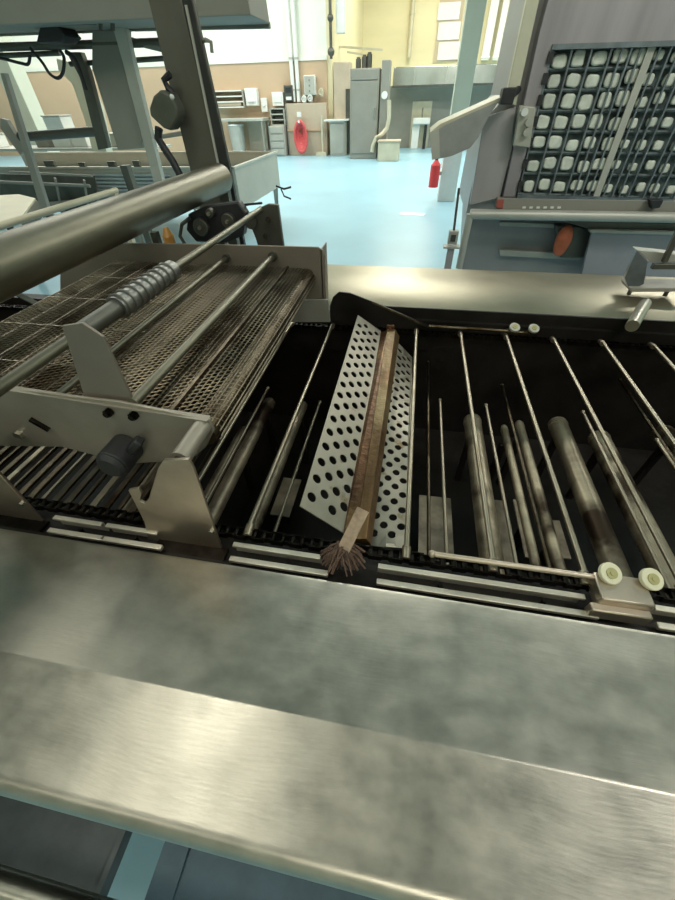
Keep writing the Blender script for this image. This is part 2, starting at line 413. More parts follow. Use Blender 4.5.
fl = thing('perforated_flight', (-.06, .88, .95), 'pair of perforated grey steel sheets with a rusty central bar, lying across the tank', 'flight plate')
a0, a1 = P(300, 506, y=.445), P(347, 535, y=.445); b0, b1 = P(358, 315, y=1.33), P(381, 331, y=1.33)
o = part('perforated_sheet', perf(MB(), a0, a1, b1, b0, 4, 16, .0118), PERF, fl, smooth=80)
s = o.modifiers.new('solid', 'SOLIDIFY'); s.thickness = .0025
c0, c1 = P(366, 546, y=.445), P(407, 549, y=.445); d0, d1 = P(393, 338, y=1.30), P(412, 358, y=1.30)
o = part('perforated_sheet', perf(MB(), c0, c1, d1, d0, 4, 17, .0098), PERF, fl, 'duller perforated sheet right of the rusty bar', smooth=80)
s = o.modifiers.new('solid', 'SOLIDIFY'); s.thickness = .0025
# central folded bars
def beam(mb, A, B):  # quad cross-sections A (near), B (far)
    va = [mb.bm.verts.new(v) for v in A]; vb = [mb.bm.verts.new(v) for v in B]; n = len(A)
    mb.bm.faces.new(va); mb.bm.faces.new(vb[::-1])
    for k in range(n): mb.bm.faces.new((va[k], vb[k], vb[(k+1) % n], va[(k+1) % n]))
    return mb
for o in fl.children:
    for f in o.data.polygons: f.use_smooth = False
n0, n1, n2 = P(343, 538, y=.43), P(355, 540, y=.43), P(372, 541, y=.43)
f0, f1, f2 = P(377, 334, y=1.33), P(387, 330, y=1.33), P(400, 332, y=1.33)
dz = Vector((0, 0, -.006))
part('folded_bar', beam(MB(), [n0, n1, n1+dz+Vector((.003, 0, 0)), n0+dz], [f0, f1, f1+dz+Vector((.003, 0, 0)), f0+dz]), RUST, fl, 'dark rusty side of the folded bar')
dn = Vector((0, 0, -.018))
nm, fm = (n1*.35+n2*.65), (f1*.35+f2*.65)
part('folded_bar', beam(MB(), [n1+Vector((.0, 0, .004)), nm+Vector((0, 0, .008)), n2+dn, n1+dn], [f1+Vector((0, 0, .004)), fm+Vector((0, 0, .008)), f2+dn, f1+dn]), RUST2, fl, 'rusty folded centre bar with tan streaks', bevel=.0015)
part('end_lug', MB().box(f1+Vector((.012, .003, .004)), (.03, .008, .03)).cyl(f1+Vector((.012, -.004, .006)), f1+Vector((.012, .01, .006)), .006), RUST, fl, bevel=.003)

# --- frayed strap stuck on the near end
m = MB()
s0 = P(363, 513, y=.44)+Vector((0, 0, .012)); s1 = P(343, 551, z=1.012)
m.bar(s0, s1, .026, .005)
st = thing('frayed_strap', (s1.x, s1.y, s1.z-.03), 'tan frayed strap hanging over the chain at the near end of the perforated flight', 'strap')
part('strap_band', m, TAN, st, bevel=.001)
m = MB()
for k in range(260):
    a = random.uniform(-1, 1); L_ = random.uniform(.012, .05)
    base = s1+Vector((random.uniform(-.014, .014), random.uniform(-.004, .02), random.uniform(-.003, .003)))
    e = base+Vector((a*.034, -L_*.75-random.uniform(0, .006)+.012, -.010-random.random()*.012))
    mid = (base+e)/2+Vector((random.uniform(-.004, .004), 0, .006))
    m.path([base, mid, e], random.uniform(.0012, .003), n=5)
o = part('frayed_end', m, BROWNF, st, 'brown frayed fibre end')
m = MB()
for k in range(9):
    base = s1+Vector((random.uniform(-.014, .014), random.uniform(-.004, .02), .004)); a = random.uniform(-1, 1)
    m.path([base, base+Vector((a*.014, -.02, .004)), base+Vector((a*.030, -.045, -.010))], .0014, n=5)
part('fibre_tuft', m, BROWNF, st)

# --- far side cover and black guard plate
yz = [(1.990, .96), (1.990, 1.024), (1.984, 1.03), (1.83, 1.034), (1.78, 1.030), (1.478, 1.012), (1.470, 1.006), (1.470, .97)]
yz = [(a, b) for a, b in yz][::-1]
single('far_cover', MB().profile([(y, z) for y, z in yz][::-1], P(322, 265, z=1.03).x-.01, XR+.4, t=.003), mat('warm_far_steel', (.36, .325, .235), .36, .9, .12, (3, 6, 6), bump=.06, bscale=10),
       'long stainless cover strip along the far side of the tank', 'machine cover')
m = MB(); slab(m, [(330, 350), (330, 306), (333, 297), (339, 292), (350, 293), (378, 304), (430, 326), (430, 350)], 1.395, .006)
gp = thing('guard_plate', P(370, 345, y=1.395), 'black greasy guard plate with a sloping top behind the perforated flight', 'guard plate')
part('plate', m, BLACK, gp)
a, b = P(372, 302, y=1.39), P(428, 327, y=1.39)
part('edge_strip', MB().bar(a, b, .004, .006), GREASY, gp, 'brown worn top edge')
single('splash_strip', MB().box((.62, 1.44, 1.03), (1.5, .008, .05)), BLACK, 'black splash strip under the near edge of the far cover', 'strip', bevel=.002)

# --- bracket on the far cover at the right edge
rb = thing('rail_bracket', P(650, 320, z=1.03), 'grey angled clamp bracket with roller on the far cover at the right edge', 'bracket')
YK = 1.72
part('clamp_plate', slab(MB(), [(625, 278), (637, 250), (648, 262), (644, 284), (630, 291)], YK, .02), BARM, rb, bevel=.002)
part('clamp_plate', slab(MB(), [(637, 250), (675, 254), (690, 256), (690, 262), (672, 262), (650, 262)], YK+.02, .05), LIGHTG, rb, bevel=.002)
part('arm', MB().bar(P(652, 266, y=YK), P(690, 266, y=YK), .02, .02), DARKST, rb, bevel=.002)
part('arm', MB().bar(P(664, 262, y=YK), P(690, 205, y=YK), .018, .018), DARKST, rb, bevel=.002)
part('base_plate', slab(MB(), [(630, 288), (690, 288), (690, 292), (631, 292)], YK-.02, .1), GREYP, rb, bevel=.002)
part('roller', MB().cyl(P(645, 304, z=1.065), P(632, 326, z=1.065), .020, n=24).ball(P(645, 304, z=1.065), .020), STEEL2, rb)
for a in ((634, 292), (672, 292)):
    p = P(*a, y=YK-.01); part('foot', MB().cyl((p.x, YK+.02, 1.033), (p.x, YK+.02, p.z), .008, n=12), DARKST, rb)

# ================================================================== MESH CONVEYOR (left)
BZ = 1.215; BX1, BX0, BY0, BY1 = -.325, -1.10, .485, 1.34
mc = thing('mesh_conveyor', (-.85, .9, 1.0), 'greasy wire mesh belt conveyor feeding the tank from the left', 'conveyor')
# belt: cross wires + zigzag spirals, wrapping over the nose roller
def belt_pt(sd):
    """distance along belt from the left -> (x,z)"""
    L1 = BX1-BX0-.03; r = .030
    if sd < L1: return BX0+sd, BZ
    a = (sd-L1)/r
    if a < math.pi*.9: return BX0+L1+r*math.sin(a), BZ-r+r*math.cos(a)
    return BX0+L1+r*math.sin(math.pi*.9)-(sd-L1-r*math.pi*.9), BZ-r+r*math.cos(math.pi*.9)
pitch = .0125; n = int((BX1-BX0-.03+.03*math.pi*.9)/pitch)
m = MB()
for i in range(n):
    x, z = belt_pt(i*pitch)
    m.cyl((x, BY0, z), (x, BY1, z), .0017, n=5, caps=False)
part('belt_wires', m, WIRE, mc)
m = MB(); zp = .0145
def thin(bm, p, q, w):
    d = (q-p).normalized(); u = Vector((0, 0, 1)); sx = d.cross(u)
    if sx.length < .2: sx = Vector((0, 1, 0))
    sx.normalize(); uu = sx.cross(d)
    A = [bm.verts.new(p+sx*w*math.cos(a)+uu*w*math.sin(a)) for a in (0, 2.1, 4.2)]; B = [bm.verts.new(q+sx*w*math.cos(a)+uu*w*math.sin(a)) for a in (0, 2.1, 4.2)]
    for k in range(3): bm.faces.new((A[k], A[(k+1) % 3], B[(k+1) % 3], B[k]))
for i in range(n-1):
    x0, z0 = belt_pt(i*pitch); x1, z1 = belt_pt((i+1)*pitch)
    k = 0; y = BY0+.006+(zp/2 if i % 2 else 0)
    while y < BY1-.012:
        thin(m.bm, Vector((x0, y, z0+.0018)), Vector((x1, y+zp*.35, z1+.0018)), .0011)
        y += zp
part('belt_links', m, WIRE, mc)
m = MB()
for i in range(0, n, 6):
    x, z = belt_pt(i*pitch)
    if x > -.66: continue
    m.box((x, (BY0+BY1)/2, z+.002), (.0016, BY1-BY0, .0025))
for y in (.62, .80, .98, 1.16): m.box(((BX0-.66)/2, y, BZ+.0035), (-.66-BX0, .002, .0016))
part('belt_stiffener', m, RODM, mc, 'thin pale wires on the left of the belt')
part('nose_roller', MB().cyl((BX1-.032, BY0-.01, BZ-.031), (BX1-.032, BY1+.01, BZ-.031), .0262, n=28), GREASY, mc)
part('belt_bed', MB().box(((BX0+BX1)/2-.06, (BY0+BY1)/2, BZ-.05), (BX1-BX0-.16, BY1-BY0, .004)), GREASY, mc)
m = MB()
for k in range(10):   # bearer bars under the mesh
    x = BX0+.06+k*.075
    m.box((x, (BY0+BY1)/2, BZ-.022), (.014, BY1-BY0-.005, .026))
part('bearer_bars', m, GREASY, mc)
# return strand slats
for k in range(24):
    x = -1.33+k*.037
    if x > -.50: break
    part('return_slat', MB().box((x, (.41+BY1)/2, .90), (.017 if k % 3 else .009, BY1-.41, .008)), GREASY if k % 4 else TUBE, mc, bevel=.0015)
# side plates
NY = .468
m = MB()
slab(m, [(-150, 372), (0, 388), (120, 402), (209, 420), (214, 430), (206, 447), (196, 456), (188, 459), (160, 462), (128, 464), (62, 447), (0, 446), (-150, 440)], NY, .006)
npl = part('side_plate', m, PLATE, mc, bevel=.0015)
part('top_flange', MB().bar(P(-150, 371, y=NY+.003), P(0, 387, y=NY+.003), .016, .003).bar(P(0, 387, y=NY+.003), P(209, 419, y=NY+.003), .016, .003), PLATE, npl)
for a in ((110, 411), (135, 414)):
    p = P(*a, y=NY); part('bolt', MB().cyl((p.x, NY-.010, p.z), (p.x, NY, p.z), .009, n=6).cyl((p.x, NY-.014, p.z), (p.x, NY-.01, p.z), .006, n=12), CHAINM, npl)
p = P(20, 434, y=NY); part('bolt', MB().cyl((p.x, NY-.008, p.z), (p.x, NY, p.z), .010, n=6), STEEL2, npl, 'bright bolt head')
p = P(40, 423, y=NY); part('bolt', MB().bar((p.x-.012, NY-.004, p.z+.012), (p.x+.016, NY-.004, p.z-.014), .008, .008), CHAINM, npl)
FYP = 1.352
m = MB(); slab(m, [(60, 262), (122, 243), (200, 244), (318, 247), (323, 250), (325, 256), (326, 303), (316, 310), (60, 322)], FYP, .006)
part('side_plate', m, PLATE2, mc, 'brown grey far side plate', bevel=.002)
part('flange', MB().box((P(322, 280, y=FYP).x+.001, FYP+.045, P(322, 280, y=FYP).z), (.004, .09, .20)), PLATE2, mc)
part('nose_guard', slab(MB(), [(296, 300), (328, 300), (330, 322), (290, 322)], FYP-.015, .01), GREYP, mc)
# upright tab on the near plate
tb = P(110, 397, y=NY+.02)
part('upright_tab', slab(MB(), [(84, 396), (62, 326), (82, 323), (103, 337), (132, 398), (128, 404), (90, 401)], NY+.012, .005), PLATE2, mc, 'grey chamfered tab standing above the near side plate', bevel=.001)
# cross tubes
ZA = 1.302
ctx = -.668
ct = part('cross_tube', MB().cyl((ctx, NY-.20, ZA), (ctx, P(262, 216, x=ctx).y, ZA), .0110, n=24), PIPE, mc)
y0c, y1c = P(116, 307, x=ctx).y, P(170, 275, x=ctx).y
part('coupling', MB().cyl((ctx, P(80, 330, x=ctx).y, ZA), (ctx, y0c+.06, ZA), .019, n=28), DARKST, ct)
m = MB(); m.cyl((ctx, y0c, ZA), (ctx, y1c+.02, ZA), .0250, n=28)
nb = 9
for k in range(nb): m.ring((ctx, y0c+.012+k*(y1c-y0c)/(nb-1)*.9, ZA), (0, 1, 0), .0262, .0032, n=28, m=8)
part('coil_spring', m, RIB, ct, 'ribbed grey coupling on the thick tube')
part('cross_tube', MB().cyl((-.655, NY+.006, 1.237), (-.655, FYP, 1.237), .0075, n=20), PIPE, mc)
part('cross_tube', MB().cyl((-.478, NY+.006, 1.248), (-.478, FYP, 1.248), .0100, n=24), PIPE, mc)
part('lower_wear_bar', MB().box((-.42, .905, BZ+.006), (.007, .85, .006)), GREASY, mc)
for (xx, zz, rr) in ((-.655, 1.237, .014), (-.478, 1.248, .016)):
    part('collar', MB().cyl((xx, FYP-.012, zz), (xx, FYP, zz), rr, n=20), DARKST, mc)
# shaft end and knob
sa, sb = P(186, 456, y=.375), P(210, 430, y=NY)
zc = 1.195
part('shaft_end', MB().cyl((-.345, .378, 1.215), (-.345, NY, 1.215), .0165, n=24), PLATE, mc)
part('shaft_end', MB().cyl((-.345, .380, 1.215), (-.345, .376, 1.215), .010, n=16), DARKST, mc)
kp = P(118, 458, y=.43)
kn = part('knob', MB().cyl((kp.x, .41, kp.z), (kp.x, NY, kp.z), .032, n=28).cyl((kp.x, .40, kp.z), (kp.x, .41, kp.z), .022, .032, n=28), RUBBER, mc, 'black rubber knob', bevel=.003)
part('knob_arm', MB().bar((kp.x+.01, .44, kp.z), P(140, 440, y=.45), .022, .018), RUBBER, mc, bevel=.004)
for sx in (-.62, -1.25):
    part('leg', MB().box((sx, FYP+.012, 1.08), (.03, .006, .16)), DARKST, mc)

# --- triangular bracket
def tri(dx, label):
    t = thing('notched_bracket', (-.36+dx, .37, .95), label, 'bracket', 'notched brackets beside the front cover')
    pts = [P(130, 488, y=.37), P(140, 486, y=.37), P(143, 491, y=.37), P(141, 499, y=.37), P(146, 501, y=.37), P(150, 497, y=.37), P(160, 465, y=.37), P(165, 458, y=.37),
           P(190, 457, y=.37), P(195, 466, y=.37), P(210, 510, y=.37), P(223, 548, y=.37), P(150, 540, y=.37), P(146, 520, y=.37)]
    pts = [p+Vector((dx, 0, 0)) for p in pts]
    part('plate', MB().prism(pts, (0, -.006, 0)), PINK, t, bevel=.001)
    p = P(212, 530, y=.365)+Vector((dx, 0, 0)); part('bolt', MB().cyl((p.x, .357, p.z), (p.x, .366, p.z), .006, n=6), STEEL2, t)
    part('base_flange', MB().box((-.395+dx, .352, .957), (.16, .03, .006)), CHAINM, t)
    return t
tri(0, 'notched triangular steel bracket standing between the front cover and the mesh conveyor')
tri(P(45, 520, y=.37).x-P(223, 548, y=.37).x, 'notched steel bracket cut off by the left edge of the view')

# ================================================================== PIPE, POST, SHAFT BRACKET
PX, PZ = -.975, 1.368
yend = P(222, 187, x=PX).y
pipe = thing('overhead_pipe', (PX, 1.0, 1.0), 'thick dull steel pipe running above the mesh conveyor at the left', 'pipe')
part('pipe_body', MB().cyl((PX, -.4, PZ), (PX, yend, PZ), .062, n=48), PIPE, pipe)
part('pipe_end', MB().cyl((PX, yend, PZ), (PX, yend+.02, PZ), .062, .052, n=48), PIPE, pipe)
part('pipe_support', MB().box((PX, yend+.02, (PZ)/2), (.05, .04, PZ)), DARKST, pipe)
z2 = 1.24
p0, p1 = P(0, 302, z=z2), P(180, 224, z=z2)
tie = thing('tie_rod', (-1.20, .9, 1.0), 'thin dull rod with a cream bolted plate, just below the thick pipe', 'rod')
part('rod_body', MB().cyl((-1.20, -.2, z2), (-1.20, p1.y, z2), .0105, n=16).box((-1.20, p1.y-.02, (z2)/2-.02), (.03, .03, z2-.02)), PIPE, tie)
z3 = 1.42
# upright post
YP = yend+.10
post = thing('upright_post', (P(213, 190, y=YP).x, YP, 0), 'broad dark grey upright post rising from the end of the thick pipe', 'post')
def col(mb, pts, t): return slab(mb, pts, YP, t)
# front channel: continue post down to floor from its base
bl, br = P(190, 170, y=YP), P(220, 170, y=YP); tl, trr = P(142, -25, y=YP), P(176, -25, y=YP)
dl = Vector((bl.x+.02, YP, 0)); dr = Vector((br.x+.02, YP, 0))
part('web_plate', MB().prism([tl, bl, dl, dr, br, trr], (0, .05, 0)), POSTM, post, bevel=.004)
bl2, br2 = P(220, 170, y=YP), P(230, 170, y=YP); tl2, tr2 = P(176, -25, y=YP), P(187, -25, y=YP)
part('side_flange', MB().prism([tl2+Vector((0, 0, 0)), bl2, Vector((bl2.x+.02, YP, 0)), Vector((br2.x+.02, YP, 0)), br2, tr2], (0, .03, 0)), mat('near_black_flange', (.05, .05, .045), .4, .6, .2), post, bevel=.004)
part('bright_edge', MB().bar(P(186, 5, y=YP-.004), P(219, 168, y=YP-.004), .008, .010), LIGHTG, post, 'bright worn edge of the post')
part('cable_hook', MB().path([P(a, b, y=YP+.02) for a, b in [(197, 41), (206, 40), (211, 42), (212, 53)]], .008), GREYP, post)
# shaft bracket at the far end of the cross tube
sbk = thing('shaft_bracket', P(265, 250, y=1.6), 'dark grey shaft bracket at the far end of the thick cross tube', 'bracket')
YS = P(262, 216, x=ctx).y-.01
part('bracket_plate', slab(MB(), [(246, 214), (268, 204), (278, 205), (284, 250), (286, 262), (262, 262), (256, 240)], YS, .02), DARKST, sbk, bevel=.003)
part('bearing', MB().cyl(P(250, 222, y=YS-.015), P(250, 222, y=YS-.015)+Vector((0, .06, 0)), .030, n=24), DARKST, sbk, bevel=.003)
part('pin', MB().cyl(P(268, 220, y=YS), P(268, 220, y=YS-.04), .012, n=12).cyl(P(265, 236, y=YS), P(265, 236, y=YS-.03), .010, n=12), CHAINM, sbk)
part('top_bar', MB().bar(P(222, 207, y=YS+.03), P(262, 203, y=YS+.03), .01, .008), RUBBER, sbk)
part('bracket_foot', MB().box((P(270, 258, y=YS).x, YS+.01, P(272, 258, y=YS).z/2), (.05, .02, P(272, 258, y=YS).z)), DARKST, sbk)
hs = thing('bearing_housing', P(215, 240, y=1.78), 'dark oily bearing housing under the right end of the thick pipe', 'bearing')
YW = 1.78
part('housing_body', slab(MB(), [(188, 214), (206, 206), (238, 202), (246, 214), (243, 236), (226, 243), (196, 242), (186, 230)], YW, .05), RUBBER, hs, bevel=.006)
for a, r_ in (((203, 226), .035), ((230, 220), .030), ((212, 212), .018)):
    p = P(*a, y=YW); part('flange', MB().cyl((p.x, YW-.03, p.z), (p.x, YW, p.z), r_, n=24), DARKST, hs, bevel=.003)
    part('bolt', MB().cyl((p.x, YW-.042, p.z), (p.x, YW-.03, p.z), .008, n=6), STEEL2, hs, 'bright bolt head')
part('oil_pipe', MB().path([P(a, b, y=YW-.02) for a, b in [(190, 218), (182, 224), (180, 236), (186, 246)]], .008), DARKST, hs)
part('housing_stand', MB().box((P(218, 240, y=YW).x, YW+.03, P(218, 241, y=YW).z/2), (.05, .04, P(218, 241, y=YW).z)), DARKST, hs)
# pale bolted tab left
part('tab_plate', MB().prism([P(34, 326, z=1.17), P(60, 306, z=1.17), P(90, 285, z=1.17), P(96, 288, z=1.17), P(92, 300, z=1.17), P(60, 324, z=1.17)], (0, 0, .006)), CREAM, tie, 'pale cream bolted plate', bevel=.001)
p = P(88, 294, z=1.176); part('bolt', MB().cyl(p, p+Vector((0, 0, .012)), .009, n=6), CHAINM, tie)
q_ = P(50, 312, z=1.176); part('strap', MB().bar((q_.x+.01, q_.y, 1.176), (-1.20, q_.y, 1.235), .02, .004), DARKST, tie)

# ================================================================== LEFT BACKGROUND MACHINE
TZ = .98
tn, tf = P(235, 168, z=TZ), P(275, 152, z=TZ)
TX = (tn.x+tf.x)/2; TYN, TYF = tn.y, tf.y
tr = thing('wash_trough', (TX-2.0, (TYN+TYF)/2, 0), 'long pale steel trough behind the thick pipe at the left', 'trough')
TL = 5.2
part('rim', MB().box((TX-TL/2, TYN, TZ), (TL, .05, .03)).box((TX-TL/2, TYF, TZ), (TL, .05, .03)).box((TX, (TYN+TYF)/2, TZ), (.05, TYF-TYN+.05, .03)), LIGHTG, tr, bevel=.004)
part('body', MB().box((TX-TL/2, TYN, TZ-.25), (TL, .02, .48)).box((TX-TL/2, TYF, TZ-.25), (TL, .02, .48)).box((TX, (TYN+TYF)/2, TZ-.25), (.02, TYF-TYN, .48)).box((TX-TL/2, (TYN+TYF)/2, TZ-.46), (TL, TYF-TYN, .02)), TROUGHM, tr)
part('inner_floor', MB().box((TX-TL/2, (TYN+TYF)/2, TZ-.20), (TL-.1, TYF-TYN-.06, .02)), BEIGE, tr)
m = MB()
ra, rb_ = P(95, 178, y=TYN-.03).x, P(170, 178, y=TYN-.03).x
for k in range(9): m.cyl((ra, TYN-.03, TZ-.08-k*.045), (rb_, TYN-.03, TZ-.08-k*.045), .018, n=10)
part('ribbed_panel', m, mat('pale_blue_ribbed_steel', (.46, .52, .52), .4, .4, .05), tr, 'pale blue ribbed panel on the trough side')
for x in (TX-.1, TX-1.8, TX-3.6):
    for y in (TYN, TYF): part('leg', MB().box((x, y, .26), (.05, .05, .52)), LIGHTG, tr)

YH = 3.3
hd = thing('extraction_hood', P(140, 28, y=YH)-Vector((0, 0, 0)), 'large grey hood crossing the top left of the view', 'hood')
part('hood_shell', slab(MB(), [(-70, 33), (0, 13), (54, -4), (100, -30), (262, -30), (270, 24), (130, 29), (0, 34), (-70, 39)], YH, -.35), GREYP, hd, bevel=.005)
part('bottom_lip', MB().bar(P(-70, 38, y=YH+.02), P(0, 33, y=YH+.02), .03, .03).bar(P(0, 33, y=YH+.02), P(130, 28, y=YH+.02), .03, .03).bar(P(130, 28, y=YH+.02), P(270, 25, y=YH+.02), .03, .03), GREYP, hd, bevel=.003)
def hbox(pts, t, mt, nm, lab=None): return part(nm, slab(MB(), pts, YH-.2, t), mt, hd, lab, bevel=.004)
hbox([(40, 27), (58, 26), (66, 36), (60, 42), (36, 43)], .15, RUBBER, 'motor_box', 'dark box under the hood')
for a, b in (((0, 24), (95, 22)), ((100, 12), (101, 30)), ((112, 12), (113, 30))):
    part('hood_bar', stick(MB(), a, b, YH-.25, .012), DARKST, hd)
# uprights that carry the hood
fr = thing('line_frame', P(120, 150, y=YH), 'grey frame of slanted struts and crossbars under the hood at the left', 'frame')
def fp(pts, nm, mt, lab=None, t=.05, y=YH): return part(nm, slab(MB(), pts, y, t), mt, fr, lab, bevel=.003)
fp([(92, 30), (128, 30), (128, 62), (143, 148), (118, 150), (92, 68)], 'wide_plate', GREYP, 'wide grey plate', .04)
fp([(112, 25), (124, 25), (164, 188), (155, 188), (122, 60)], 'strut', LIGHTG, 'light grey strut', .05, YH-.06)
fp([(66, 52), (80, 52), (88, 72), (108, 148), (98, 150), (80, 78)], 'strut', DARKST, None, .05, YH-.03)
fp([(0, 73), (4, 73), (50, 216), (43, 218)], 'strut', GREYP, 'thin grey strut near the left edge', .04, YH-.1)
fp([(0, 118), (6, 120), (24, 150), (20, 155), (0, 128)], 'strut', GREYP, None, .04, YH)
for a, b, r, mt in (((-120, 54), (0, 47), .022, POSTM), ((0, 47), (172, 42), .022, POSTM), ((-90, 60), (60, 53), .014, DARKST), ((70, 64), (170, 58), .014, DARKST), ((128, 40), (172, 51), .018, GREYP),
                    ((20, 137), (102, 131), .030, DARKST), ((140, 140), (190, 132), .014, GREYP)):
    part('crossbar', stick(MB(), a, b, YH+.02, r), mt, fr)
for a, w, h in (((108, 152), .12, .06), ((132, 148), .10, .07), ((150, 158), .05, .14), ((45, 152), .16, .07), ((78, 153), .10, .05)):
    p = P(*a, y=TYN); part('clamp', MB().box((p.x, TYN, TZ+.015+h/2), (w, .05, h)), DARKST, tr, bevel=.004)
part('foot', MB().box((P(120, 150, y=YH).x, YH, P(120, 165, y=YH).z/2), (.06, .06, P(120, 165, y=YH).z)), DARKST, fr)
part('foot', MB().box((P(50, 215, y=YH-.1).x, YH-.1, P(50, 215, y=YH-.1).z/2), (.05, .05, P(50, 215, y=YH-.1).z)), DARKST, fr)
# cables
def cable(pts, y, r, mt, label, cat='cable', name='cable'):
    raw = [P(a, b, y=y) for a, b in pts]; out = []
    for i in range(len(raw)-1):
        p0 = raw[max(0, i-1)]; p1 = raw[i]; p2 = raw[i+1]; p3 = raw[min(len(raw)-1, i+2)]
        for k in range(6):
            t = k/6
            out.append(.5*((2*p1)+(p2-p0)*t+(2*p0-5*p1+4*p2-p3)*t*t+(3*p1-p0-3*p2+p3)*t**3))
    out.append(raw[-1])
    return single(name, MB().path(out, r, n=8), mt, label, cat)
cable([(30, 48), (42, 62), (50, 74), (58, 78), (63, 72), (64, 58), (60, 50)], YH-.05, .010, RUBBER, 'black cable hanging in a loop under the hood at the left')
cable([(-30, 52), (0, 58), (20, 63), (28, 64), (30, 56)], YH-.05, .009, RUBBER, 'black cable sagging in from the left edge under the hood')
cable([(66, 52), (74, 58), (80, 72), (86, 90)], YH-.08, .014, RUBBER, 'black cable lying along the dark strut under the hood')
pn = thing('pendant_control', P(163, 112, y=YP-.05), 'dark pendant control box on a black cable beside the broad post', 'control box')
part('box', slab(MB(), [(153, 96), (160, 90), (170, 95), (177, 108), (178, 116), (171, 131), (163, 128), (150, 116), (149, 108)], YP-.12, .08), mat('dark_olive_housing', (.10, .105, .08), .5, .2, .2, (9, 9, 9)), pn, bevel=.008)
raw = [P(a, b, y=YP-.10) for a, b in [(159, 128), (158, 138), (164, 148), (172, 160), (181, 177)]]
part('cable', MB().path(raw, .018, n=10), RUBBER, pn)
raw = [P(a, b, y=YP-.06) for a, b in [(176, 100), (172, 92), (168, 88), (164, 80), (170, 74)]]
part('hook', MB().path(raw, .014, n=8), RUBBER, pn)
part('lamp', MB().ball(P(172, 97, y=YP-.14), .010), WHITEP, pn, 'small white button')
# trays and clutter on the left
tz = .80
pts = [P(-60, 200, z=tz), P(20, 196, z=tz), P(36, 200, z=tz), P(20, 222, z=tz), P(-60, 240, z=tz)]
ct_ = thing('cream_tray', (P(0, 210, z=tz).x, P(0, 210, z=tz).y, 0), 'cream metal tray table at the left edge behind the thick pipe', 'tray')
part('tray_top', MB().prism(pts, (0, 0, .02)), CREAM, ct_, bevel=.003)
part('tray_side', MB().prism([pts[2], pts[3], pts[3]-Vector((-.02, 0, .12)), pts[2]-Vector((-.06, 0, .12))], (.01, 0, 0)), DARKST, ct_)
part('leg', MB().box((P(0, 210, z=tz).x, P(0, 210, z=tz).y, tz/2), (.05, .05, tz)), DARKST, ct_)
single('dull_rail', MB().cyl((P(0, 228, z=1.3).x-.03, .5, 1.30), (P(0, 228, z=1.3).x-.03, P(100, 190, z=1.3).y, 1.30), .014, n=16).box((P(0, 228, z=1.3).x-.03, P(100, 190, z=1.3).y-.03, .64), (.03, .03, 1.30)), CREAM, 'thin cream rail just above and left of the thick pipe', 'rail')
YU = TYN-.35
lo = thing('lower_rack', P(70, 195, y=YU), 'dark rack with grey bars below the long trough at the left', 'rack')
for a, b, r in (((0, 182), (90, 186), .02), ((40, 205), (98, 200), .03), ((55, 178), (62, 212), .016), ((84, 180), (88, 206), .016), ((10, 172), (92, 176), .014)):
    part('rack_bar', stick(MB(), a, b, YU, r), GREYP, lo)
part('rack_panel', slab(MB(), [(0, 174), (94, 176), (98, 208), (40, 214), (0, 196)], YU+.12, .02), DARKST, lo)
part('rack_leg', MB().box((P(60, 205, y=YU).x, YU, P(60, 205, y=YU).z/2), (.05, .05, P(60, 205, y=YU).z)), GREYP, lo)
p = P(127, 232, y=2.2)
single('amber_bottle', MB().cyl(P(168, 236, y=2.0)+Vector((0, 0, -.25)), P(168, 236, y=2.0)+Vector((0, 0, .0)), .03, n=20).cyl(P(168, 236, y=2.0), P(168, 236, y=2.0)+Vector((0, 0, .04)), .03, .012, n=20), mat('amber_plastic', (.55, .26, .06), .3, 0, .1), 'small amber bottle behind the far side plate of the mesh conveyor', 'bottle')
bp_ = P(168, 236, y=2.0)
single('machine_plinth', MB().box((bp_.x+.12, 2.10, (bp_.z-.25)/2), (.5, .3, bp_.z-.25)), BLUEG, 'pale blue grey plinth behind the far side plate of the mesh conveyor', 'plinth', bevel=.005)
ha = thing('drain_valve', P(278, 230, y=TYN-.1), 'thin pole with a black lever near the right end of the long trough', 'valve')
YV = TYN-.25
pz = P(277, 232, y=YV)
part('pole', MB().cyl((pz.x, YV, 0), P(277, 188, y=YV), .012, n=12), GREYP, ha)
part('lever', MB().path([P(a, b, y=YV) for a, b in [(276, 186), (284, 189), (291, 187)]], .012).path([P(a, b, y=YV) for a, b in [(281, 189), (284, 196), (291, 199)]], .011), RUBBER, ha)
# far pale green columns
def column(px, w, y, label):
    p = P(*px, y=y); single('pale_green_column', MB().box((p.x, y, CH/2), (w, w, CH)).box((p.x, y, .05), (w*1.5, w*1.5, .1)), GREENW, label, 'column', bevel=.01)
column((28, 110), .42, 10.5, 'wide pale green column at the far left behind the frame')
m = MB(); slab(m, [(56, 58), (70, 62), (84, 78), (97, 108), (108, 158), (94, 158), (84, 118), (72, 84), (58, 70)], 8.2, .2)
gd = thing('green_duct', P(100, 158, y=8.2), 'pale green curved duct seen behind the dark strut at the left', 'duct')
part('duct_body', m, GREENW, gd, bevel=.01)
part('duct_foot', MB().box((P(101, 157, y=8.2).x, 8.3, P(101, 157, y=8.2).z/2), (.26, .2, P(101, 157, y=8.2).z)), GREENW, gd)
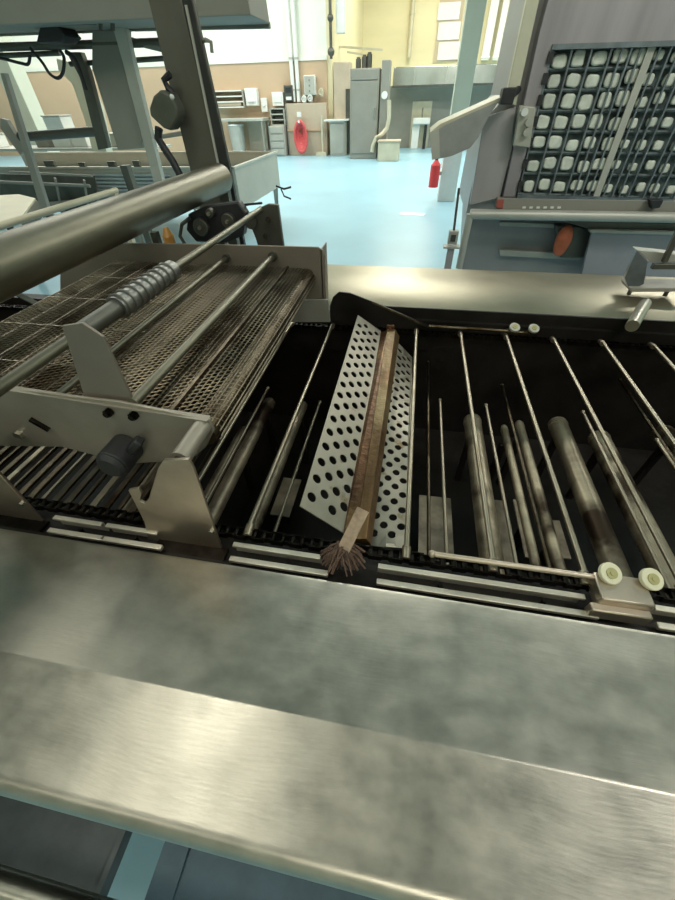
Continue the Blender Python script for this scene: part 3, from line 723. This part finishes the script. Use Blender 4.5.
# clutter on a far bench
bz = .95; YB2 = 9.0
bt = thing('far_bench', (P(60, 150, y=YB2).x, YB2, 0), 'pale steel bench behind the long trough at the left', 'bench')
b0_, b1_ = P(-60, 140, y=YB2).x, P(150, 140, y=YB2).x
part('bench_top', MB().box(((b0_+b1_)/2, YB2+.4, bz), (b1_-b0_, .8, .04)), LIGHTG, bt)
for x in (b0_+.1, b1_-.1): 
    for y in (YB2+.08, YB2+.72): part('leg', MB().box((x, y, bz/2-.01), (.06, .06, bz-.02)), GREYP, bt)
part('bench_shelf', MB().box(((b0_+b1_)/2, YB2+.4, .35), (b1_-b0_-.1, .7, .03)), LIGHTG, bt)
items = [(-5, .3, .22, WHITEP, 'white box', 'at the far left end of the bench'), (47, .34, .22, GREYP, 'grey box', 'on the bench beside the wide green column'), (66, .42, .50, WHITEP, 'tall white box', 'on the far bench'),
         (84, .36, .26, WHITEP, 'low white box', 'on the bench right of the tall white box'), (120, .5, .20, LIGHTG, 'pale grey box', 'on the far bench behind the wide grey plate'), (146, .3, .24, WHITEP, 'white box', 'on the right end of the far bench')]
for px, w, h, mt, nm, where in items:
    x = P(px, 140, y=YB2+.4).x
    t = thing('storage_box', (x, YB2+.4, bz+.02), nm+' '+where, 'box', 'boxes on the far bench')
    part('box_body', MB().box((x, YB2+.4, bz+.02+h/2), (w, .35, h)), mt, t, bevel=.01)
    part('lid', MB().box((x, YB2+.4, bz+.02+h+.012), (w+.03, .38, .024)), LIGHTG, t, bevel=.005)

# ================================================================== FAR WALL THINGS
def rect(x0, y0, x1, y1, Y, d, name, mt, label, cat, group=None, bevel=.01):
    a, b = P(x0, y1, y=Y), P(x1, y0, y=Y); zb = min(P(x0, y1, y=Y).z, P(x1, y1, y=Y).z); zt2 = P((x0+x1)/2, y0, y=Y).z
    xm0, xm1 = P(x0, (y0+y1)/2, y=Y).x, P(x1, (y0+y1)/2, y=Y).x
    return (xm0, xm1, max(zb, 0), zt2)
def boxy(x0, y0, x1, y1, Y, d, floor=False):
    a = P(x0, (y0+y1)/2, y=Y).x; b = P(x1, (y0+y1)/2, y=Y).x
    z0 = 0 if floor else P((x0+x1)/2, y1, y=Y).z; z1 = P((x0+x1)/2, y0, y=Y).z
    return ((a+b)/2, Y+d/2, (z0+z1)/2), (abs(b-a), d, z1-z0)
W = YB-.06
# wall rack with sheets
c, d = boxy(212, 90, 243, 108, W-.35, .35)
t = thing('wall_rack', (c[0], c[1], c[2]-d[2]/2), 'pale wall rack with stacked sheets on the tan wall, right of the broad post', 'rack')
for k in range(4):
    z = c[2]-d[2]/2+.02+k*d[2]/3.3
    part('rack_shelf', MB().box((c[0], c[1], z), (d[0], d[1], .035)), WHITEP, t)
for s_ in (-1, 1): part('rack_side', MB().box((c[0]+s_*d[0]/2, c[1], c[2]), (.03, d[1], d[2])), LIGHTG, t)
part('sheet_stack', MB().box((c[0], c[1], c[2]-d[2]/2+.12), (d[0]*.8, d[1]*.8, .14)), BEIGE, t, bevel=.01)
c, d = boxy(245, 88, 257, 106, W-.3, .3)
single('towel_dispenser', MB().box(c, d).box((c[0], c[1]-.17, c[2]-.1), (d[0]*.6, .06, .1)), WHITEP, 'white dispenser at the right end of the wall rack', 'dispenser', bevel=.03)
c, d = boxy(261, 98, 267, 112, W-.15, .15)
single('wall_switch_box', MB().box(c, d).cyl((c[0], W-.18, c[2]), (c[0], W-.15, c[2]), .05), WHITEP, 'slim white switch box right of the white dispenser', 'switch box', bevel=.02)
# table
tbz = P(240, 120, y=W-1.0).z; a_, b_ = P(218, 120, y=W-1.0).x, P(263, 120, y=W-1.0).x
t = thing('work_table', ((a_+b_)/2, W-.6, 0), 'steel work table against the tan wall under the wall rack', 'table')
part('table_top', MB().box(((a_+b_)/2, W-.55, tbz), (b_-a_, .9, .08)), LIGHTG, t, bevel=.01)
for x in (a_+.08, b_-.08):
    for y in (W-.95, W-.15): part('leg', MB().box((x, y, tbz/2-.02), (.07, .07, tbz-.04)), GREYP, t)
part('table_back', MB().box(((a_+b_)/2+.3, W-.12, tbz*.55), (b_-a_-1.0, .04, tbz*.8)), BEIGE, t)
c, d = boxy(226, 126, 244, 156, W-.95, .6, True)
t = thing('stool_bin', (c[0], c[1], 0), 'pale bin standing under the work table', 'bin')
part('bin_body', MB().cyl((c[0], c[1], 0), (c[0], c[1], d[2]), .24, .30, n=24), LIGHTG, t)
part('bin_lid', MB().cyl((c[0], c[1], d[2]), (c[0], c[1], d[2]+.05), .32, .28, n=24), WHITEP, t)
# louvred cabinet + shelf + boxes
c, d = boxy(270, 126, 285, 158, W-.6, .55, True)
t = thing('louvred_cabinet', (c[0], c[1], 0), 'pale grey louvred cabinet left of the tan hose board', 'cabinet')
part('cabinet_body', MB().box(c, d), LIGHTG, t, bevel=.01)
for k in range(4): part('drawer', MB().box((c[0], W-.62, .14+k*d[2]/4.2), (d[0]*.86, .03, d[2]/5.2)), TROUGHM, t, bevel=.006)
c2, d2 = boxy(271, 108, 284, 126, W-.45, .4)
t = thing('pigeonhole_shelf', (c2[0], c2[1], c2[2]-d2[2]/2), 'small open shelf on top of the pale louvred cabinet', 'shelf')
d2 = (d2[0], d2[1], c2[2]+d2[2]/2-(c[2]+d[2]/2)); c2 = (c2[0], c2[1], c[2]+d[2]/2+d2[2]/2)
for k in range(4): part('shelf_board', MB().box((c2[0], c2[1], c2[2]-d2[2]/2+.02+k*(d2[2]-.04)/3), (d2[0], d2[1], .035)), LIGHTG, t)
for s_ in (-1, 1): part('shelf_side', MB().box((c2[0]+s_*d2[0]/2, c2[1], c2[2]), (.03, d2[1], d2[2])), LIGHTG, t)
part('shelf_back', MB().box((c2[0], c2[1]+d2[1]/2, c2[2]), (d2[0], .02, d2[2])), GREYP, t)
c, d = boxy(272, 92, 283, 106, W-.2, .2)
single('white_wall_box', MB().box(c, d).box((c[0], c[1]-.11, c[2]), (d[0]*.7, .03, d[2]*.5)), WHITEP, 'square white box on the wall above the open shelf', 'wall box', bevel=.015)
c, d = boxy(284, 85, 293, 102, W-.2, .2)
t = thing('black_wall_unit', (c[0], c[1], c[2]-d[2]/2), 'black unit on the tan wall left of the vertical white pipes', 'wall unit')
part('unit_body', MB().box(c, d), DARKST, t, bevel=.02)
part('unit_window', MB().box((c[0], c[1]-.11, c[2]-d[2]*.28), (d[0]*.6, .02, d[2]*.2)), WHITEP, t, 'white panel')
part('unit_pane', MB().box((c[0], c[1]-.11, c[2]+d[2]*.2), (d[0]*.6, .02, d[2]*.3)), RUBBER, t)
for px, lab in ((294, 'left one of the two vertical white pipes on the tan wall'), (299, 'right one of the two vertical white pipes on the tan wall')):
    a, b = P(px, 102, y=W-.1), P(px-1.5, 62, y=W-.1)
    t = thing('wall_pipe', a, lab, 'pipe', 'vertical white pipes on the tan wall')
    part('pipe_run', MB().cyl((a.x, a.y, a.z), (a.x, a.y, CH), .07, n=16), WHITEP, t)
    for zz in (a.z+.3, a.z+1.1): part('pipe_clip', MB().cyl((a.x, a.y, zz), (a.x, a.y, zz+.05), .085, n=16), LIGHTG, t)
c, d = boxy(304, 75, 315, 95, W-.25, .25)
t = thing('control_cabinet', (c[0], c[1], c[2]-d[2]/2), 'white control cabinet on the wall right of the vertical white pipes', 'control box')
part('cabinet_body', MB().box(c, d), WHITEP, t, bevel=.015)
part('door', MB().box((c[0], c[1]-.135, c[2]), (d[0]*.88, .02, d[2]*.9)), LIGHTG, t, bevel=.005)
for k in range(3): part('button', MB().cyl((c[0], c[1]-.16, c[2]-d[2]*.3+k*.14), (c[0], c[1]-.14, c[2]-d[2]*.3+k*.14), .03), GREYP, t)
for px, py in ((305, 99), (311, 98), (322, 92), (317, 110)):
    p = P(px, py, y=W-.1)
    single('valve_fitting', MB().cyl((p.x, W-.12, p.z-.12), (p.x, W-.12, p.z+.12), .06, n=14).cyl((p.x, W-.25, p.z), (p.x, W, p.z), .04, n=12).ring((p.x, W-.26, p.z), (0, 1, 0), .08, .02, n=14, m=6), WHITEP if px != 322 else CREAM,
           {305: 'white valve under the white control cabinet, the left of two', 311: 'white valve under the white control cabinet, the right of two', 322: 'cream valve high on the wall right of the white control cabinet', 317: 'white valve at the top of the tan hose board'}[px], 'valve')
# hose station
c, d = boxy(288, 103, 327, 160, W-.3, .06, True)
t = thing('hose_board', (c[0], c[1], 0), 'tan splash board behind the coiled red hose', 'board')
part('board', MB().box(c, d), BEIGE, t, bevel=.01)
part('side_panel', MB().box((c[0]-d[0]/2, c[1]+.1, c[2]), (.05, .3, d[2])), GREYP, t)
part('cross_rail', MB().box((c[0], c[1]-.06, P(305, 130, y=W-.3).z), (d[0], .04, .05)), BROWNW, t)
hx, hz = P(301, 136, y=W-.45).x, P(301, 136, y=W-.45).z
t = thing('red_hose', (hx, W-.45, hz-.5), 'coiled red hose hanging on the tan board', 'hose')
m = MB()
for k in range(9): m.ring((hx+random.uniform(-.03, .03), W-.38-k*.028, hz+random.uniform(-.05, .03)+(.25-.028*k)*.5), (random.uniform(-.1, .1), 1, 0), .07+.022*k, .035, n=26, m=6, sq=1.8)
part('hose_coil', m, RED, t)
part('hose_hook', MB().cyl((hx, W-.36, hz+.42), (hx, W-.64, hz+.42), .04, n=12).box((hx, W-.5, hz+.62), (.16, .08, .14)), WHITEP, t, 'white hose hook')
hp = P(323, 150, y=W-.5)
single('standing_hose_pipe', MB().cyl((hp.x, W-.5, 0), (hp.x, W-.5, P(323, 115, y=W-.5).z), .05, n=14).box((hp.x-.05, W-.5, .06), (.4, .3, .12)), CREAM, 'cream upright pipe with a foot at the right end of the tan board', 'pipe')
c, d = boxy(330, 121, 345, 156, W-.6, .5, True)
t = thing('grey_floor_cabinet', (c[0], c[1], 0), 'low pale grey cabinet between the hose board and the tall grey cabinet', 'cabinet')
part('cabinet_body', MB().box(c, d), LIGHTG, t, bevel=.01)
part('cabinet_top', MB().box((c[0]-.05, c[1]-.05, d[2]+.02), (d[0]+.3, d[1]+.1, .05)), WHITEP, t, bevel=.01)
part('door', MB().box((c[0], c[1]-d[1]/2-.01, c[2]), (d[0]*.85, .03, d[2]*.85)), TROUGHM, t, bevel=.008)
# corner column / duct
c, d = boxy(334, 62, 350, 156, YB-.2, .5, True)
t = thing('tan_corner_duct', (c[0], c[1], 0), 'tan boxed column at the wall corner left of the tall grey cabinet', 'column')
part('column_box', MB().box(c, d), BEIGE, t, bevel=.02)
part('dark_gap', MB().box((c[0]+d[0]/2-.08, c[1]-.26, c[2]*.75), (.16, .03, d[2]*.72)), DARKST, t, 'dark vertical gap')
cp = P(331, 30, y=YB-.25)
single('corner_pipe', MB().cyl((cp.x, YB-.32, zt), (cp.x, YB-.32, CH), .05, n=12).ball((cp.x, YB-.32, P(331, 52, y=YB-.25).z), .12).ball((cp.x, YB-.32, P(331, 18, y=YB-.25).z), .10), DARKST, 'thin dark vertical pipe running up the wall corner', 'pipe')
cp = P(338, 30, y=YB-.1)
single('corner_conduit', MB().box((cp.x+.1, YB-.1, CH/2+1.6), (.30, .2, CH-3.2)), WHITEP, 'broad white conduit running up beside the thin dark pipe', 'conduit', bevel=.03)
# tall grey cabinet
YC = 17.0
c, d = boxy(350, 68, 378, 154, YC, .9, True)
t = thing('tall_cabinet', (c[0], c[1], 0), 'tall grey cabinet standing on the blue floor below the yellow wall', 'cabinet')
part('cabinet_body', MB().box(c, d), GREYP, t, bevel=.02)
part('door', MB().box((c[0], c[1]-d[1]/2-.015, c[2]*.9+.05), (d[0]*.9, .03, d[2]*.80)), GREYP, t, bevel=.01)
part('top_panel', MB().box((c[0], c[1]-d[1]/2-.015, d[2]-.15), (d[0]*.9, .03, .24)), GREYP, t, bevel=.01)
part('handle', MB().box((c[0]+d[0]*.38, c[1]-d[1]/2-.06, c[2]*1.05), (.04, .05, .3)), SHINY, t)
for k, px in enumerate((358, 364, 369)):
    p = P(px, 66, y=YC+.2)
    single('jar', MB().cyl((p.x, YC+.3, d[2]), (p.x, YC+.3, d[2]+.22+.05*k), .085, n=16).cyl((p.x, YC+.3, d[2]+.22+.05*k), (p.x, YC+.3, d[2]+.26+.05*k), .06, n=16), DARKST,
           ('leftmost', 'middle', 'rightmost')[k]+' of three dark jars on top of the tall grey cabinet', 'jar', 'dark jars on the tall grey cabinet')
c, d = boxy(380, 60, 388, 154, YC, .6, True)
t = thing('narrow_riser', (c[0], c[1], 0), 'narrow grey riser attached at the right of the tall grey cabinet', 'riser')
part('riser_body', MB().box(c, d), GREYP, t, bevel=.01)
part('gauge', MB().cyl((c[0], c[1]-.36, c[2]*1.35), (c[0], c[1]-.3, c[2]*1.35), .10), WHITEP, t)
raw = [P(a, b, y=YC-.15) for a, b in [(389, 100), (389, 118), (387, 128), (382, 134), (376, 138), (373, 145), (372, 152)]]
single('drain_pipe', MB().path(raw, .07, n=10), CREAM, 'cream bent drain pipe hanging in front of the narrow riser', 'pipe')
c, d = boxy(378, 142, 399, 155, YC-.7, .5, True)
t = thing('beige_box', (c[0], c[1], 0), 'low beige box on the blue floor beside the tall grey cabinet', 'box')
part('box_body', MB().box(c, d), CREAM, t, bevel=.02); part('lid', MB().box((c[0], c[1], d[2]+.015), (d[0]+.06, d[1]+.06, .05)), BEIGE, t, bevel=.01)
# grey partition and shiny hood
YG = 21.0
c, d = boxy(388, 84, 520, 146, YG, .3, True)
t = thing('grey_partition', (c[0], c[1], 0), 'wide grey partition behind the tall grey cabinet and the pale green pillar', 'partition')
part('panel', MB().box(c, d), GREYP, t, bevel=.01)
c1_, d1_ = boxy(411, 101, 430, 145, YG-.03, .04, True)
part('opening', MB().box(c1_, d1_), CREAM, t, 'pale opening in the partition')
c, d = boxy(411, 118, 430, 143, YG-.7, .5, True)
t = thing('wash_basin', (c[0], c[1], 0), 'white wash basin in front of the pale opening in the grey partition', 'basin')
part('basin_bowl', MB().box((c[0], c[1], d[2]-.10), (d[0]*.9, d[1], .2)), WHITEP, t, bevel=.04)
part('pedestal', MB().box((c[0]-.2, c[1]+.05, d[2]/2-.1), (.3, .3, d[2]-.2)), WHITEP, t, bevel=.02)
part('black_pipe', MB().cyl((c[0]+.2, c[1]-.15, 0), (c[0]+.2, c[1]-.15, d[2]-.2), .06, n=12), RUBBER, t, 'black pipe under the basin')
part('tap', MB().path([(c[0], c[1]+.2, d[2]), (c[0], c[1]+.2, d[2]+.3), (c[0], c[1], d[2]+.3)], .03), SHINY, t)
c, d = boxy(393, 65, 512, 85, YG-.9, 1.0)
t = thing('shiny_hood', (c[0], c[1], c[2]-d[2]/2), 'long shiny steel canopy above the grey partition', 'canopy')
part('canopy_body', MB().box(c, d), SHINY, t, bevel=.02)
part('canopy_lip', MB().box((c[0], c[1]-d[1]/2, c[2]-d[2]/2), (d[0], .05, .06)), DARKST, t)
for px in (415, 447): 
    p = P(px, 70, y=YG-.92); part('canopy_seam', MB().box((p.x, YG-.905, c[2]), (.03, .02, d[2])), LIGHTG, t)
# yellow wall fittings
p = P(411, 30, y=YD-.2)
single('yellow_wall_pipe', MB().cyl((p.x, YD-.2, 3.0), (p.x, YD-.2, CH), .10, n=14).cyl((p.x, YD-.2, 4.4), (p.x, YD-.2, 4.5), .13), CREAM, 'vertical cream pipe on the pale yellow wall above the shiny canopy', 'pipe')
t = thing('window_panel', P(448, 60, y=YD-.1), 'white panelled window strip high on the yellow wall left of the green pillar', 'window')
for k in range(3):
    c, d = boxy(438, 2+k*20, 460, 20+k*20, YD-.1, .08); part('pane', MB().box(c, d), WHITEP, t, bevel=.02)
c, d = boxy(437, -8, 461, 62, YD-.05, .05); part('frame', MB().box(c, d), BEIGE, t)
for px in (352, 372):
    p = P(px, 47, y=YB+2)
a, b = P(345, 47, y=20), P(383, 50, y=20)
single('wall_bracket_arm', MB().bar(a, b, .05, .06).bar(P(347, 52, y=20), P(365, 55, y=20), .05, .05).bar((xc+.2, 20, a.z), a, .05, .05), CREAM, 'thin cream bracket arm on the yellow wall above the tall grey cabinet', 'bracket')
for px0, px1, lab in ((488, 496, 'left'), (500, 506, 'right')):
    c, d = boxy(px0, -20, px1, 60, YD-.3, .2); d = (d[0], d[1], CH-c[2]+d[2]/2); c = (c[0], c[1], CH-d[2]/2)
    single('white_duct', MB().box(c, d).box((c[0], c[1], c[2]-d[2]/2+.1), (d[0]*1.2, d[1]*1.2, .08)), WHITEP, lab+' one of two white vertical ducts on the yellow wall right of the green pillar', 'duct', bevel=.02)
# green pillar with red guard
YQ = 9.6
q0, q1 = P(438, 203, y=YQ).x, P(453, 203, y=YQ).x
t = thing('green_pillar', ((q0+q1)/2, YQ+.2, 0), 'pale green pillar with a white base in the middle of the blue floor', 'pillar')
part('shaft', MB().box(((q0+q1)/2, YQ+.2, CH/2+.5), (q1-q0, .4, CH-1.0)), GREENW, t, bevel=.01)
part('white_base', MB().box(((q0+q1)/2, YQ+.2, .5), (q1-q0+.04, .44, 1.0)), WHITEP, t, 'white painted base', bevel=.01)
rp0, rp1 = P(433, 187, y=YQ-.2), P(433, 160, y=YQ-.2)
t = thing('fire_extinguisher', (rp0.x, YQ-.2, rp0.z), 'red cylinder mounted on the left side of the pale green pillar', 'fire extinguisher')
part('cylinder', MB().cyl(rp0, (rp0.x, YQ-.2, rp1.z-.08), .095, n=24).cyl((rp0.x, YQ-.2, rp1.z-.08), (rp0.x, YQ-.2, rp1.z), .095, .03, n=24), REDP, t)
part('valve', MB().cyl((rp0.x, YQ-.2, rp1.z), (rp0.x, YQ-.2, rp1.z+.06), .03, n=12).box((rp0.x+.04, YQ-.2, rp1.z+.07), (.14, .03, .03)), RUBBER, t)
part('wall_bracket', MB().box(((rp0.x+q0)/2, YQ-.05, (rp0.z+rp1.z)/2), (.12, .2, .06)), LIGHTG, t)
p = P(412, 214, z=0)
single('white_floor_strip', MB().box((p.x, p.y, .002), (.48, .22, .004), Matrix.Rotation(R(-12), 3, 'Z')), WHITEP, 'white strip on the blue floor left of the pale green pillar', 'tape')  # thin white rectangle laid flat on the floor

# ================================================================== RIGHT MACHINE
YR = 3.3
rm = thing('tray_machine', P(600, 262, y=YR)-Vector((0, 0, P(600, 262, y=YR).z)), 'blue grey steel machine with a pocketed lattice panel at the upper right', 'machine')
def rp(nm, pts, y, t, mt, lab=None, bevel=.004): return part(nm, slab(MB(), pts, y, t), mt, rm, lab, bevel=bevel)
rp('body', [(537, -30), (760, -30), (780, 216), (466, 214), (486, 118), (508, 95)], YR+.10, .9, BLUEG)
rp('upper_panel', [(556, -30), (760, -30), (760, 42), (553, 47), (515, 197), (503, 197), (540, 30)], YR, .11, LILAC, 'lilac grey streaked panel around the lattice')
rp('corner_strip', [(533, -30), (546, -30), (516, 106), (505, 102)], YR+.02, .06, mat('cream_edge_steel', (.62, .60, .46), .4, .3, .05), 'cream corner strip')
rp('side_panel', [(484, 118), (516, 106), (512, 150), (500, 198), (470, 205)], YR+.04, .06, BLUEG)
rp('ledge', [(498, 198), (760, 202), (760, 214), (496, 210)], YR-.02, .14, GREYP, 'brownish grey ledge under the lattice')
m = MB(); 
for k in range(6): p = P(524+k*7, 207.5, y=YR-.022); m.box(p, (.022, .006, .012))
part('ledge_clips', m, WHITEP, rm, 'row of small white clips')
rp('red_tag', [(497, 199), (504, 199), (503, 209), (496, 208)], YR-.03, .01, mat('dull_red_tag', (.35, .09, .07), .5), 'dull red tag')
rp('dark_handle', [(650, 200), (664, 200), (660, 208), (652, 209)], YR-.08, .05, RUBBER, 'dark handle')
pa, pb_ = P(470, 214, y=YR-.06), P(740, 220, y=YR-.06)
part('front_pipe', MB().cyl(pa, (pb_.x, pa.y, pa.z), .032, n=24), LIGHTG, rm, 'pale horizontal pipe')
part('front_post', MB().cyl(pa, P(459, 268, y=YR-.06), .026, n=20), LIGHTG, rm)
part('front_post', MB().box((P(459, 268, y=YR).x+.01, YR-.06, P(459, 268, y=YR).z/2), (.05, .05, P(459, 268, y=YR).z)), LIGHTG, rm)
rp('lower_panel', [(466, 214), (740, 220), (760, 300), (460, 300)], YR+.35, .4, BLUEG)
rp('recess_rail', [(500, 250), (580, 254), (580, 260), (500, 256)], YR+.28, .05, LIGHTG)
rp('recess_rail', [(500, 222), (560, 224), (560, 228), (500, 226)], YR+.28, .05, LIGHTG)
rp('dark_surround', [(556, 226), (580, 226), (592, 232), (584, 258), (560, 258)], YR+.20, .1, DARKST, bevel=.01)
part('orange_knob', MB().ball(P(563, 241, y=YR+.16), .075, (.8, .6, 1.5)), ORANGE, rm, 'orange red rounded knob')
rp('cover_panel', [(592, 231), (760, 236), (760, 290), (578, 290)], YR+.10, .03, mat('mid_grey_panel', (.31, .31, .33), .45, .3, .05), 'plain grey cover panel')
rp('cover_lip', [(590, 230), (760, 234), (760, 237), (590, 233)], YR+.07, .05, LIGHTG)
rp('dark_gap', [(560, 221), (760, 225), (760, 230), (590, 229)], YR+.12, .05, DARKST)
# legs to floor
for px in (470, 720):
    x = P(px, 262, y=YR).x; part('leg', MB().box((x+.05, YR+.5, .5), (.08, .08, 1.0)), BLUEG, rm)
# lattice window
Q00, Q10, Q11, Q01 = (517, 196), (672, 201), (752, 41), (552, 47)
def wq(u, v, y=YR):
    a = [(1-u)*(1-v)*Q00[i]+u*(1-v)*Q10[i]+u*v*Q11[i]+(1-u)*v*Q01[i] for i in (0, 1)]; return P(*a, y=y)
part('lattice_back', MB().prism([wq(0, 0, YR+.07), wq(1, 0, YR+.07), wq(1, 1, YR+.07), wq(0, 1, YR+.07)], (0, .02, 0)), TEAL, rm, 'dark backing of the lattice')
NC, NR = 10, 7
for r in range(NR):
    for c in range(NC):
        u = (c+.5)/NC; v = (r+.5)/NR*.98; sx_ = (wq(1, v)-wq(0, v)).length/NC; sy_ = (wq(u, 1)-wq(u, 0)).length/NR
        wd, hg = .45*sx_*random.uniform(.8, 1.0),   .43*sy_*random.uniform(.8, 1.0)
        if c >= 5: wd *= .75; hg *= .75
        cc = wq(u, v, YR+.05)+Vector((random.uniform(-.008, .008), 0, random.uniform(-.01, .01)))
        m = MB(); pts = []
        ex = (wq(u+.01, v)-wq(u, v)).normalized(); ey = (wq(u, v+.01)-wq(u, v)).normalized()
        for k in range(14):
            a = 2*math.pi*k/14; rx = math.copysign(abs(math.cos(a))**.55, math.cos(a)); ry = math.copysign(abs(math.sin(a))**.55, math.sin(a))
            j = random.uniform(.86, 1.0)
            pts.append(cc+ex*wd*rx*j+ey*hg*ry*j*(1.0 if ry > 0 else .8))
        m.prism(pts, (0, -.025, 0)); part('pocket', m, PAD, rm, bevel=.008)
for c in range(NC+1):
    u = min(.999, c/NC+.005); w = .010 if c != 5 else .040
    part('lattice_bar', MB().bar(wq(u, .0, YR+.012), wq(u, 1, YR+.012), w, .014, (0, 1, 0)), BARM if c != 5 else LIGHTG, rm)
for c in (3.6, 4.55, 5.5, 6.5, 8.5):
    part('lattice_bar', MB().bar(wq(c/NC, .0, YR+.016), wq(c/NC, 1, YR+.016), .010, .010, (0, 1, 0)), BARM, rm)
for r in range(NR+1):
    v = min(.995, r/NR*.97+.015)
    part('lattice_rod', MB().cyl(wq(0, v, YR+.045), wq(1, v, YR+.045), .012, n=10), TEAL, rm)
for r in range(NR):
    v = (r+.5)/NR
    part('edge_slot', MB().box(wq(.004, v, YR-.008), (.030, .016, .050)), RUBBER, rm)
part('lattice_frame', MB().bar(wq(0, 1, YR-.008), wq(1, 1, YR-.008), .02, .022), BARM, rm)
part('lattice_frame', MB().bar(wq(0, 0, YR-.008), wq(1, 0, YR-.008), .02, .022), BARM, rm)
# switch box
sw = part('switch_box', slab(MB(), [(520, 105), (536, 107), (530, 148), (513, 146)], YR-.05, .05), mat('cream_grey_box', (.45, .44, .37), .45, .3, .05), rm, 'cream grey switch box', bevel=.006)
for a in ((524, 112), (528, 122), (526, 132)):
    p = P(*a, y=YR-.05); part('switch_knob', MB().cyl((p.x, YR-.08, p.z), (p.x, YR-.05, p.z), .020, n=16), WHITEP if a[1] < 115 else LIGHTG, sw)
# discharge chute
cz = thing('discharge_chute', P(468, 125, y=YR-.25), 'pale folded steel chute sticking out left from the blue grey machine', 'chute')
YT = YR-.25
part('side_face', slab(MB(), [(431, 132), (442, 126), (500, 100), (489, 116), (478, 138), (470, 148), (452, 156), (443, 158), (432, 160)], YT, .012), mat('chute_grey', (.36, .36, .35), .4, .5, .1), cz, bevel=.002)
tp = [P(430, 132, y=YT), P(440, 124, y=YT), P(505, 95, y=YT), P(505, 100, y=YT), P(470, 114, y=YT), P(431, 134, y=YT)]
part('top_face', MB().prism(tp, (0, .40, 0)), CREAM, cz, 'bright cream top of the chute', bevel=.003)
part('end_lip', slab(MB(), [(430, 132), (439, 128), (440, 158), (432, 160)], YT-.02, .02), LIGHTG, cz)
part('clamp', MB().box(P(507, 96, y=YT), (.07, .10, .07)).cyl(P(505, 100, y=YT), P(518, 90, y=YR), .02), RUBBER, cz, bevel=.005)
# latch at the left of the machine
lt = thing('post_latch', P(452, 255, y=YR-.2), 'small grey latch block low at the left corner of the blue grey machine', 'latch')
p = P(453, 237, y=YR-.1)
part('latch_block', MB().box(p, (.07, .06, .09)), LIGHTG, lt, bevel=.006)
part('latch_eye', MB().box(p+Vector((0, -.032, 0)), (.035, .01, .045)), DARKST, lt)
part('latch_plate', MB().box(p+Vector((0, 0, -.065)), (.12, .08, .012)), LIGHTG, lt)
part('latch_bar', MB().bar(p, P(459, 188, y=YR-.1), .016, .016), DARKST, lt)
part('latch_post', MB().box((p.x, p.y, (p.z-.07)/2), (.05, .05, p.z-.07)), BLUEG, lt)

# ================================================================== LIGHT
def area(name, loc, sx, sy, power, col=(1, .97, .86)):
    l = bpy.data.lights.new(name, 'AREA'); l.shape = 'RECTANGLE'; l.size = sx; l.size_y = sy; l.energy = power; l.color = col
    o = bpy.data.objects.new(name, l); COL.objects.link(o); o.location = loc; return o
area('ceiling_and_fill_light', (-1.25, -.28, 4.2), .7, .7, 22, (1, .97, .84))
area('ceiling_and_fill_light', (3.1, .5, 4.4), .5, .9, 10, (1, .96, .80))
area('ceiling_and_fill_light', (-4.5, 2.2, 5.6), 1.4, 1.6, 22)
area('ceiling_and_fill_light', (1.6, -4.2, 6.0), 3.2, 1.0, 125, (1, .96, .80))  # added fill lamp behind the viewpoint, brightens surfaces facing it
area('ceiling_and_fill_light', (-3.2, -4.2, 6.0), 2.4, 1.0, 40, (1, .96, .80))  # second added fill lamp behind the viewpoint
for x in (-14, -7, 0, 7):
    for y in (9.5, 13, 16.3): area('ceiling_and_fill_light', (x, y, 6.9), 3.2, .8, 225, (1, .98, .90))
for x in (0, 6): area('ceiling_and_fill_light', (x, 22.5, 6.9), 3.2, 1.2, 440, (1, .95, .80))
lo_ = area('ceiling_and_fill_light', (2.6, .3, 4.6), 1.6, .8, 75, (1, .97, .92)); lo_.rotation_euler = (R(52), 0, 0)  # added fill lamp, tilted to brighten the front of the right machine
w = bpy.data.worlds.new('world'); scene.world = w; w.use_nodes = True
w.node_tree.nodes['Background'].inputs[0].default_value = (.9, .95, 1, 1); w.node_tree.nodes['Background'].inputs[1].default_value = .3
vs = scene.view_settings; vs.view_transform = 'Standard'; vs.look = 'None'; vs.exposure = 0.0; vs.gamma = 1.0; vs.use_curve_mapping = False
